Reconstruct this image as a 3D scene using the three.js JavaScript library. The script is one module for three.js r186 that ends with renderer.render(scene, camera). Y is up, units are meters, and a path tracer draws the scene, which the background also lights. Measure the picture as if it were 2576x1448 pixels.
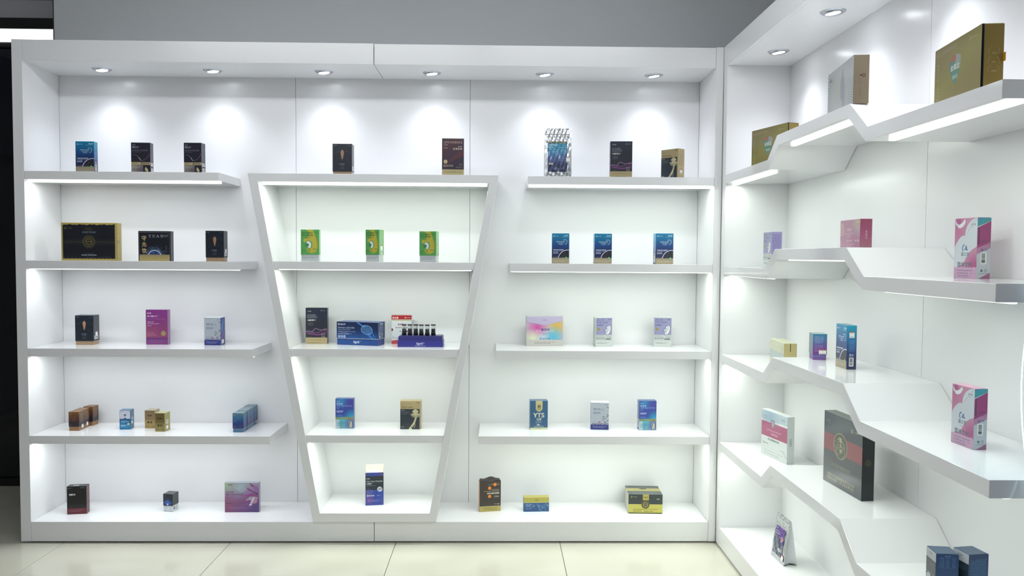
import * as THREE from 'three';
import { RoundedBoxGeometry } from 'three/addons/geometries/RoundedBoxGeometry.js';
import { mergeGeometries } from 'three/addons/utils/BufferGeometryUtils.js';
import { RectAreaLightUniformsLib } from 'three/addons/lights/RectAreaLightUniformsLib.js';

RectAreaLightUniformsLib.init();
const scene = new THREE.Scene();
scene.background = new THREE.Color(0x000000);
const camera = new THREE.PerspectiveCamera(41.239, 2576 / 1448, 0.05, 60);
camera.position.set(0, 1.3969, 3.6787);
camera.rotation.set(-0.04149, -0.01828, 0.00672, 'YXZ');
const renderer = new THREE.WebGLRenderer({ antialias: true });
renderer.toneMapping = THREE.LinearToneMapping;
renderer.toneMappingExposure = 1.0;
renderer.shadowMap.enabled = true;
const STRIP = 36, STRIP_COLOR = new THREE.Color().setRGB(0.92, 1.0, 0.9), STRIP_COOL = new THREE.Color().setRGB(0.92, 0.97, 1.0);
const SPOT = 0.68, SPOT_COLOR = new THREE.Color().setRGB(0.9, 0.94, 1.0);
const PANEL = 26, PANEL_COLOR = new THREE.Color().setRGB(0.93, 0.96, 1.0);

// ---------------------------------------------------------------- helpers
let seed = 12345;
const rnd = () => { seed = (seed * 1664525 + 1013904223) >>> 0; return seed / 4294967296; };
const taken = {};
const numbered = (n) => { const k = taken[n] = (taken[n] ?? -1) + 1; return k ? n + '_' + String(k).padStart(3, '0') : n; };
const tag = (o, label, category, group) => { o.userData.label = label; o.userData.category = category; if (group) o.userData.group = group; return o; };
const shade = (o) => { o.traverse((m) => { if (m.isMesh) { m.castShadow = true; m.receiveShadow = true; } }); return o; };
function mesh(name, geo, mat, parent, pos) {
  const m = new THREE.Mesh(geo, mat);
  m.name = parent === scene ? numbered(name) : name;
  if (pos) m.position.set(...pos);
  m.castShadow = m.receiveShadow = true;
  parent.add(m);
  return m;
}
function thing(name, label, category, pos = [0, 0, 0], turn = 0, group) {
  const o = new THREE.Group();
  o.name = numbered(name); o.position.set(...pos); o.rotation.y = THREE.MathUtils.degToRad(turn);
  scene.add(o);
  return tag(o, label, category, group);
}
const structure = (o) => { o.userData.kind = 'structure'; return o; };
const B = (x0, x1, y0, y1, z0, z1, r = 0.0012) => {   // a board between two corners
  const g = new RoundedBoxGeometry(x1 - x0, y1 - y0, z1 - z0, 1, r);
  return g.translate((x0 + x1) / 2, (y0 + y1) / 2, (z0 + z1) / 2);
};
const P = (color, roughness, o = {}) => new THREE.MeshPhysicalMaterial({ color, roughness, ...o });
function grainTexture(n, base, amp, stretch = 1) {
  const d = new Uint8Array(n * n * 4);
  for (let y = 0; y < n; y++) for (let x = 0; x < n; x++) {
    let v = 0;
    for (const [f, a] of [[3, 0.5], [7, 0.3], [17, 0.2]]) v += a * Math.sin(6.2832 * f * (x / n + 0.13 * Math.sin(6.2832 * y / n * 2 + f))) * Math.cos(6.2832 * f * stretch * y / n + 1.7 * Math.sin(6.2832 * x / n));
    v = base + amp * (v + (rnd() - 0.5) * 0.8);
    const i = (y * n + x) * 4;
    d[i] = d[i + 1] = d[i + 2] = Math.max(0, Math.min(255, v * 255)); d[i + 3] = 255;
  }
  const t = new THREE.DataTexture(d, n, n);
  t.magFilter = THREE.LinearFilter; t.wrapS = t.wrapT = THREE.RepeatWrapping; t.needsUpdate = true;
  return t;
}
// ---------------------------------------------------------------- materials
const laminate = P(new THREE.Color().setRGB(0.8, 0.805, 0.815), 0.24, { specularIntensity: 0.8 });
const shelfTop = P(new THREE.Color().setRGB(0.8, 0.805, 0.815), 0.09, { specularIntensity: 1 });
const greyWall = P(new THREE.Color().setRGB(0.53, 0.55, 0.565), 0.9, { bumpMap: grainTexture(128, 0.5, 0.3), bumpScale: 0.0006 });
const whitePaint = P(new THREE.Color().setRGB(0.5, 0.51, 0.53), 0.9);
const ceilingPaint = P(new THREE.Color().setRGB(0.75, 0.76, 0.78), 0.9);
const roomPaint = P(new THREE.Color().setRGB(0.3, 0.3, 0.31), 0.9);
const blackMetal = P(0x08090b, 0.45);
const darkWall = P(new THREE.Color().setRGB(0.05, 0.055, 0.065), 0.7);
const blueGrey = P(new THREE.Color().setRGB(0.1, 0.115, 0.17), 0.6);
const silver = P(0xb9bcc2, 0.3, { metalness: 0.75 });
const glowStrip = new THREE.MeshStandardMaterial({ color: 0xffffff, emissive: STRIP_COLOR, emissiveIntensity: 2.2 });
const glowSpot = new THREE.MeshStandardMaterial({ color: 0xffffff, emissive: SPOT_COLOR, emissiveIntensity: 26 });
const glowPanel = new THREE.MeshStandardMaterial({ color: 0xffffff, emissive: PANEL_COLOR, emissiveIntensity: 3 });

// ---------------------------------------------------------------- the room
const XL = -2.2935, XR = 1.0739, H = 2.4, SOFFIT = 2.301, DEPTH = 0.3, CEIL = 3.1;
const floor = structure(new THREE.Group());
floor.name = 'floor'; scene.add(floor);
tag(floor, 'polished cream floor tiles with thin dark joints', 'floor');
{
  const tileMaps = [0, 1, 2].map((k) => {
    const n = 256, d = new Uint8Array(n * n * 4);
    for (let y = 0; y < n; y++) for (let x = 0; x < n; x++) {
      const v = 0.5 * Math.sin(x * 0.05 + 2.1 * Math.sin(y * 0.021 + k) + k * 2) + 0.3 * Math.sin(y * 0.09 + 1.4 * Math.sin(x * 0.04)) + (rnd() - 0.5) * 0.5;
      const i = (y * n + x) * 4;
      d[i] = 190 + v * 3; d[i + 1] = 188 + v * 3; d[i + 2] = 174 + v * 3.5; d[i + 3] = 255;
    }
    const t = new THREE.DataTexture(d, n, n);
    t.colorSpace = THREE.SRGBColorSpace; t.magFilter = THREE.LinearFilter; t.wrapS = t.wrapT = THREE.RepeatWrapping; t.needsUpdate = true;
    return P(0xffffff, 0.13, { map: t });
  });
  const tile = new RoundedBoxGeometry(0.7976, 0.012, 0.7976, 1, 0.001);
  mesh('joint_bed', new THREE.BoxGeometry(6.6, 0.02, 10.4), P(0x6f6a60, 0.9), floor, [-1.4, -0.016, 0.9]);
  for (let i = -5; i < 3; i++) for (let j = -5; j < 8; j++) {
    mesh('tile', tile, tileMaps[(i * 5 + j * 3 + 60) % 3], floor, [-0.4904 + 0.8 * (i + 0.5), -0.006, -0.17 + 0.8 * (j - 0.5)]);
  }
}
structure(tag(mesh('ceiling', B(-4.5, 1.9, CEIL, CEIL + 0.1, -4.2, 6, 0.001), ceilingPaint, scene), 'plain light grey ceiling over the showroom', 'ceiling'));
{
  const w = structure(new THREE.Group()); w.name = 'wall_back'; scene.add(w);
  tag(w, 'plain grey painted wall above the long white display', 'wall');
  mesh('wall_panel', B(-2.283, 1.7, 0, CEIL, -0.46, -0.335, 0.001), greyWall, w);
}
structure(tag(mesh('wall_right', B(1.44, 1.6, 0, CEIL, -0.33, 6, 0.001), greyWall, scene), 'grey wall behind the stepped white shelves', 'wall'));
structure(tag(mesh('wall_front', B(-4.5, 1.6, 0, CEIL, 5.9, 6, 0.001), roomPaint, scene), 'far end wall of the showroom', 'wall'));
structure(tag(mesh('wall_left', B(-4.4, -4.3, 0, CEIL, -4.1, 5.9, 0.001), roomPaint, scene), 'side wall of the showroom', 'wall'));
structure(tag(mesh('wall_far', B(-4.3, -2.29, 0, CEIL, -3.75, -3.65, 0.001), darkWall, scene), 'dark wall of the unlit room behind the glass', 'wall'));
structure(tag(mesh('wall_side', B(-2.36, -2.284, 0, CEIL, -3.65, -0.46, 0.001), darkWall, scene), 'dark return wall behind the grey wall', 'wall'));
structure(tag(mesh('baseboard_far', B(-4.3, -2.36, 0, 0.11, -3.65, -3.62, 0.001), blackMetal, scene), 'black skirting of the unlit room', 'baseboard'));
{ // the opening at the left: glass front of an unlit room under a black beam with a light band
  const t = thing('glass_partition', 'dark glass partition beside the left end of the white display', 'partition', [0, 0, 0]);
  mesh('bottom_channel', B(-4.3, -2.365, 0, 0.045, -0.96, -0.91), blackMetal, t);
  mesh('pane', B(-4.3, -2.365, 0.045, 2.6, -0.94, -0.93, 0.001), P(0x8f98a8, 0.03, { transmission: 1, thickness: 0 }), t);
  mesh('top_channel', B(-4.3, -2.365, 2.6, 2.63, -0.96, -0.91), blackMetal, t);
  const b = thing('ceiling_beam', 'black beam under the ceiling with a bright white light band', 'beam', [0, 0, 0]);
  mesh('beam', B(-4.3, -2.365, 2.702, 2.765, -0.97, -0.89), blackMetal, b);
  mesh('light_band', B(-4.3, -2.365, 2.63, 2.702, -0.95, -0.9), glowPanel, b);
  const l = new THREE.RectAreaLight(PANEL_COLOR, 3, 1.8, 0.07); l.position.set(-3.3, 2.666, -0.895); l.lookAt(-3.3, 2.666, 1); l.name = 'light_band'; b.add(l);
  mesh('ceiling_drop', B(-4.3, -2.365, 2.765, CEIL, -0.95, -0.9), whitePaint, b);
  mesh('shadow_gap', B(-4.3, -2.365, 2.87, 2.876, -0.899, -0.8985, 0.0001), blackMetal, b);
  const s = thing('side_partition', 'black framed side partition seen through the dark glass', 'partition', [0, 0, 0]);
  mesh('bottom_rail', B(-3.14, -3.08, 0.283, 0.346, -3.6, -0.99), blackMetal, s);
  mesh('top_rail', B(-3.14, -3.08, 1.961, 2.012, -3.6, -0.99), blackMetal, s);
  mesh('lower_panel', B(-3.13, -3.1, 0.0, 0.283, -3.6, -0.99), P(0x3b3f46, 0.6), s);
  mesh('upper_panel', B(-3.13, -3.1, 2.012, CEIL, -3.6, -0.99), blueGrey, s);
  mesh('wall_socket', B(-3.118, -3.1, 0.87, 0.95, -1.4, -1.2, 0.004), P(0x23272c, 0.5), s);
}
// linear pendant lights of the room: a housing with glowing faces below and on both long sides
const roomLights = [[-1.15, 1.4, 1.9], [0.45, 1.4, 1.0], [-0.8, 4.4, 1.9]];
roomLights.forEach(([x, z, w], k) => {
  const t = thing('pendant_light', ['long linear pendant light in front of the tapered frame', 'short linear pendant light near the stepped shelves', 'long linear pendant light at the far end of the room'][k], 'pendant light', [x, 2.82, z]);
  mesh('housing', B(-w / 2 - 0.01, w / 2 + 0.01, 0.04, 0.06, -0.06, 0.06), silver, t);
  mesh('diffuser', B(-w / 2, w / 2, -0.04, 0.04, -0.05, 0.05), glowPanel, t);
  for (const s of [-1, 1]) mesh('suspension_wire', new THREE.CylinderGeometry(0.002, 0.002, 0.22, 8).translate(s * (w / 2 - 0.1), 0.17, 0), silver, t);
  const face3 = (dx, dy, dz, hgt, gain) => { const l = new THREE.RectAreaLight(PANEL_COLOR, PANEL * gain, w, hgt); l.name = 'diffuser_face'; t.add(l); l.position.set(dx * 0, dy * 0.042, dz * 0.052); l.lookAt(new THREE.Vector3(x, 2.82 + dy * 1.042, z + dz * 1.052)); };
  face3(0, -1, 0, 0.1, 0.85); face3(0, 0, -1, 0.08, 0.3); face3(0, 0, 1, 0.08, 0.4);
});

// ---------------------------------------------------------------- LED strips and downlights
function strip(parent, x0, x1, y, z, alongZ = false, gain = 1, hang = 0.004, color = STRIP_COLOR) {   // y: underside that it hangs from
  const len = x1 - x0, c = (x0 + x1) / 2;
  const g = alongZ ? B(z - 0.009, z + 0.009, y - hang, y + 0.002, x0, x1, 0.0018) : B(x0, x1, y - hang, y + 0.002, z - 0.009, z + 0.009, 0.0018);
  const m = mesh('led_strip', g, glowStrip, parent);
  m.userData.label = 'glowing white LED strip';
  const l = new THREE.RectAreaLight(color, STRIP * gain, alongZ ? 0.016 : len, alongZ ? len : 0.016);
  l.position.set(alongZ ? z : c, y - hang - 0.001, alongZ ? c : z); l.rotation.x = -Math.PI / 2; l.name = 'strip';
  m.add(l);
  return m;
}
function downlight(x, z, label) {
  const t = thing('recessed_downlight', label, 'downlight', [x, SOFFIT, z], 0, 'recessed downlights');
  const ring = (r0, r1, y0, y1) => new THREE.LatheGeometry([[r0, y1], [r0, y0], [(r0 + r1) / 2, y0 - 0.0015], [r1, y1 - 0.001], [r1, y1]].map((p) => new THREE.Vector2(...p)), 40);
  mesh('trim_ring', ring(0.032, 0.046, -0.004, 0.001), silver, t);
  const tilt = new THREE.Group(); tilt.name = 'gimbal'; tilt.rotation.z = 0.12; t.add(tilt);
  mesh('inner_ring', ring(0.0265, 0.0305, -0.007, 0.001), silver, tilt);
  mesh('lamp_face', new THREE.CylinderGeometry(0.0265, 0.0265, 0.004, 32).translate(0, -0.003, 0), glowSpot, tilt);
  const l = new THREE.SpotLight(SPOT_COLOR, SPOT, 0, 1.0, 1.0, 2);
  l.position.set(0, -0.012, 0); l.target.position.set(0.004, -1, 0.02); l.castShadow = true; l.shadow.radius = 1.2; l.name = 'lamp';
  l.target.name = 'aim';
  t.add(l, l.target);
}

// ---------------------------------------------------------------- the long cabinet, two joined units
const SH = { S: [[1.785, -1.329], [1.362, -1.2436], [0.942, -1.176], [0.521, -1.0965]], R: [[1.781, 0.14], [1.363, 0.0575], [0.9415, -0.0093], [0.524, -0.0905]] };
const THICK = 0.039, SEAM = -0.595;
{
  const c = thing('display_cabinet', 'tall white lit display cabinet, left half with open shelves', 'cabinet');
  mesh('side_panel', B(XL, -2.2445, 0.006, H, -DEPTH - 0.018, 0), laminate, c);
  mesh('fascia', B(-2.2435, SEAM - 0.0015, SOFFIT, H - 0.001, -0.018, 0), laminate, c);
  mesh('soffit_panel', B(-2.2435, SEAM - 0.0012, SOFFIT, SOFFIT + 0.018, -DEPTH, -0.018, 0.0005), laminate, c);
  mesh('top_panel', B(-2.2435, SEAM - 0.0012, H - 0.02, H - 0.002, -DEPTH - 0.018, -0.0185), laminate, c);
  mesh('plinth', B(-2.2435, SEAM - 0.0012, 0.007, 0.103, -0.018, 0), laminate, c);
  mesh('base_deck', B(-2.2435, SEAM - 0.0004, 0.085, 0.103, -DEPTH, -0.0182, 0.0005), shelfTop, c);
  mesh('back_panel', B(-2.2435, -1.044, 0.006, H - 0.02, -DEPTH - 0.016, -DEPTH, 0.0008), laminate, c);
  mesh('back_panel', B(-1.0425, -0.1495, 0.006, H - 0.02, -DEPTH - 0.016, -DEPTH, 0.0008), laminate, c);
  for (const x of [-2.26, -1.45, -0.64]) mesh('levelling_foot', new THREE.CylinderGeometry(0.012, 0.014, 0.01, 16).translate(x, 0.005, -0.04), blackMetal, c);
  SH.S.forEach(([y, x1], k) => {
    const s = mesh('shelf', B(-2.2435, x1, y - THICK, y, -DEPTH, 0), shelfTop, c);
    strip(s, -2.24, x1 - 0.004, y - THICK, -0.04, false, 1.15, k ? 0.004 : 0.011, STRIP_COOL);
  });
}
{
  const c = thing('display_cabinet', 'tall white lit display cabinet, right half next to the corner', 'cabinet');
  mesh('side_panel', B(1.037, XR - 0.001, 0.006, H, -DEPTH - 0.018, 0), laminate, c);
  mesh('fascia', B(SEAM + 0.0015, 1.036, SOFFIT, H - 0.003, -0.018, -0.0005), laminate, c);
  mesh('soffit_panel', B(SEAM + 0.0012, 1.036, SOFFIT, SOFFIT + 0.018, -DEPTH, -0.018, 0.0005), laminate, c);
  mesh('top_panel', B(SEAM + 0.0012, 1.036, H - 0.02, H - 0.004, -DEPTH - 0.018, -0.0185), laminate, c);
  mesh('plinth', B(SEAM + 0.0012, 1.036, 0.007, 0.103, -0.018, -0.0005), laminate, c);
  mesh('base_deck', B(SEAM + 0.0004, 1.036, 0.085, 0.103, -DEPTH, -0.0182, 0.0005), shelfTop, c);
  mesh('back_panel', B(-0.148, 1.036, 0.006, H - 0.02, -DEPTH - 0.016, -DEPTH, 0.0008), laminate, c);
  for (const x of [-0.55, 0.25, 1.05]) mesh('levelling_foot', new THREE.CylinderGeometry(0.012, 0.014, 0.01, 16).translate(x, 0.005, -0.04), blackMetal, c);
  SH.R.forEach(([y, x0], k) => {
    const s = mesh('shelf', B(x0, 1.0365, y - THICK, y, -DEPTH, -0.0008), shelfTop, c);
    strip(s, x0 + 0.004, 1.034, y - THICK, -0.04, false, 1.25, k ? 0.004 : 0.011);
  });
}
[-1.952, -1.41, -0.8655, -0.333, 0.2257, 0.769].forEach((x, k) => downlight(x, -0.155, 'round recessed downlight, ' + ['first', 'second', 'third', 'fourth', 'fifth', 'sixth'][k] + ' from the left over the long display'));
[0.31, 0.855, 1.4, 1.945].forEach((z, k) => downlight(1.222, z, 'round recessed downlight over the stepped shelves, ' + ['nearest the corner', 'second from the corner', 'third from the corner', 'fourth from the corner'][k]));

// ---------------------------------------------------------------- the tapered frame
{
  const f = thing('tapered_display_frame', 'white tapered lit frame with inner shelves in the middle of the display', 'display frame');
  const s = new THREE.Shape([[-1.1926, 1.783], [-0.8899, 0.1042], [-0.2947, 0.1042], [0.0003, 1.783]].map((p) => new THREE.Vector2(...p)));
  s.holes.push(new THREE.Path([[-1.1442, 1.744], [-0.0455, 1.744], [-0.3257, 0.147], [-0.8571, 0.147]].map((p) => new THREE.Vector2(...p))));
  const g = new THREE.ExtrudeGeometry(s, { depth: DEPTH + 0.004, bevelEnabled: true, bevelThickness: 0.001, bevelSize: 0.0008, bevelSegments: 1, bevelOffset: -0.0008 });
  mesh('frame', g.translate(0, 0, -DEPTH + 0.001), shelfTop, f);
  const inL = (y) => -1.1442 + (1.744 - y) / 1.597 * 0.2871, inR = (y) => -0.0455 - (1.744 - y) / 1.597 * 0.2802;
  strip(f, -1.135, -0.055, 1.744, -0.04, false, 1.25, 0.011);
  for (const y of [1.365, 0.9457, 0.5275]) {
    const b = y - 0.0375, q = new THREE.Shape([[inL(y) + 0.001, y], [inL(b) + 0.001, b], [inR(b) - 0.001, b], [inR(y) - 0.001, y]].map((p) => new THREE.Vector2(...p)));
    const m = mesh('shelf', new THREE.ExtrudeGeometry(q, { depth: DEPTH - 0.003, bevelEnabled: true, bevelThickness: 0.001, bevelSize: 0.0008, bevelSegments: 1, bevelOffset: -0.0008 }).translate(0, 0, -DEPTH + 0.0015), shelfTop, f);
    strip(m, inL(b) + 0.012, inR(b) - 0.012, b, -0.04, false, 1.25);
  }
}
// ---------------------------------------------------------------- the stepped shelf unit along the right wall
const XF = 1.068, XB = 1.3735;
{
  const c = thing('stepped_shelf_unit', 'white wall unit with zigzag stepped lit shelves on the right', 'shelf unit');
  mesh('end_panel', B(XR, XB + 0.016, 0.006, H, 0.001, 0.058), laminate, c);
  mesh('fascia', B(XR, XR + 0.018, SOFFIT, H - 0.001, 0.0585, 3.9), laminate, c);
  mesh('soffit_panel', B(XR + 0.018, XB, SOFFIT, SOFFIT + 0.018, 0.0585, 3.9, 0.0005), laminate, c);
  mesh('top_panel', B(XR + 0.0185, XB + 0.016, H - 0.02, H - 0.002, 0.0585, 3.9), laminate, c);
  mesh('plinth', B(XR, XR + 0.018, 0.007, 0.0975, 0.0585, 3.9), laminate, c);
  mesh('base_deck', B(XR + 0.0182, XB, 0.08, 0.0978, 0.0585, 3.9, 0.0005), shelfTop, c);
  mesh('back_panel', B(XB, XB + 0.016, 0.006, H - 0.02, 0.0585, 1.2358, 0.0008), laminate, c);
  mesh('back_panel', B(XB, XB + 0.016, 0.006, H - 0.02, 1.2375, 3.9, 0.0008), laminate, c);
  const zs = [0.0585, 0.637, 0.738, 1.347, 1.463, 2.058];
  for (const [a, p, e] of [[1.786, 1.868, 1.779], [1.355, 1.431, 1.345], [0.936, 1.012, 0.919], [0.513, 0.588, 0.494]]) {
    const t = 0.04, top = [[zs[0], a], [zs[1], a], [zs[2], p], [zs[3], p], [zs[4], e], [zs[5], e]];
    const low = [[zs[5], e - t], [zs[4] - 0.012, e - t], [zs[3] - 0.013, p - t], [zs[2] + 0.016, p - t], [zs[1] + 0.018, a - t], [zs[0], a - t]];
    const q = new THREE.Shape([...top, ...low].map(([z, y]) => new THREE.Vector2(-z, y)));
    const g = new THREE.ExtrudeGeometry(q, { depth: XB - XF - 0.003, bevelEnabled: true, bevelThickness: 0.001, bevelSize: 0.0008, bevelSegments: 1, bevelOffset: -0.0008 });
    g.rotateY(Math.PI / 2).translate(XF + 0.001, 0, 0);   // shape x = -z, extrusion along +x
    const m = mesh('shelf', g, shelfTop, c);
    strip(m, 0.07, 0.605, a - t, XF + 0.045, true, 1, a > 1.7 ? 0.009 : 0.004);
    strip(m, 0.785, 1.318, p - t, XF + 0.045, true, 1, a > 1.7 ? 0.009 : 0.004);
    strip(m, 1.515, 2.05, e - t, XF + 0.045, true, 1, a > 1.7 ? 0.009 : 0.004);
  }
}
{ // round showcase with a cyan ring light, only its rim is in view
  const R = 0.648, t = thing('ring_light_showcase', 'round white showcase rim with a cyan ring light at the right edge', 'showcase', [1.15, 1.13, 2.652]);
  const flat = (r0, r1, d) => { const s = new THREE.Shape(); s.absarc(0, 0, r1, 0, 6.2832); const h = new THREE.Path(); h.absarc(0, 0, r0, 0, 6.2832, true); s.holes.push(h); return new THREE.ExtrudeGeometry(s, { depth: d, bevelEnabled: false, curveSegments: 128 }).rotateY(Math.PI / 2); };
  mesh('rim', flat(R - 0.045, R, 0.222), P(0x9a9ca3, 0.5), t, [0, 0, 0]);
  mesh('inner_panel', new THREE.CylinderGeometry(R - 0.046, R - 0.046, 0.02, 96).rotateZ(Math.PI / 2), P(0xb9c4d8, 0.5), t, [0.15, 0, 0]);
  mesh('ring_light', flat(R - 0.042, R - 0.018, 0.004), new THREE.MeshStandardMaterial({ color: 0xffffff, emissive: new THREE.Color().setRGB(0.0, 0.55, 1.0), emissiveIntensity: 1.3 }), t, [-0.0042, 0, 0]);
  mesh('ring_core', flat(R - 0.035, R - 0.025, 0.003), new THREE.MeshStandardMaterial({ color: 0xffffff, emissive: new THREE.Color().setRGB(0.75, 1.0, 1.0), emissiveIntensity: 2 }), t, [-0.0075, 0, 0]);
  const l = new THREE.PointLight(new THREE.Color().setRGB(0.1, 0.7, 1), 0.02); l.position.set(-0.03, 0, -R + 0.03); l.name = 'ring_glow'; t.add(l);
}

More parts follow.
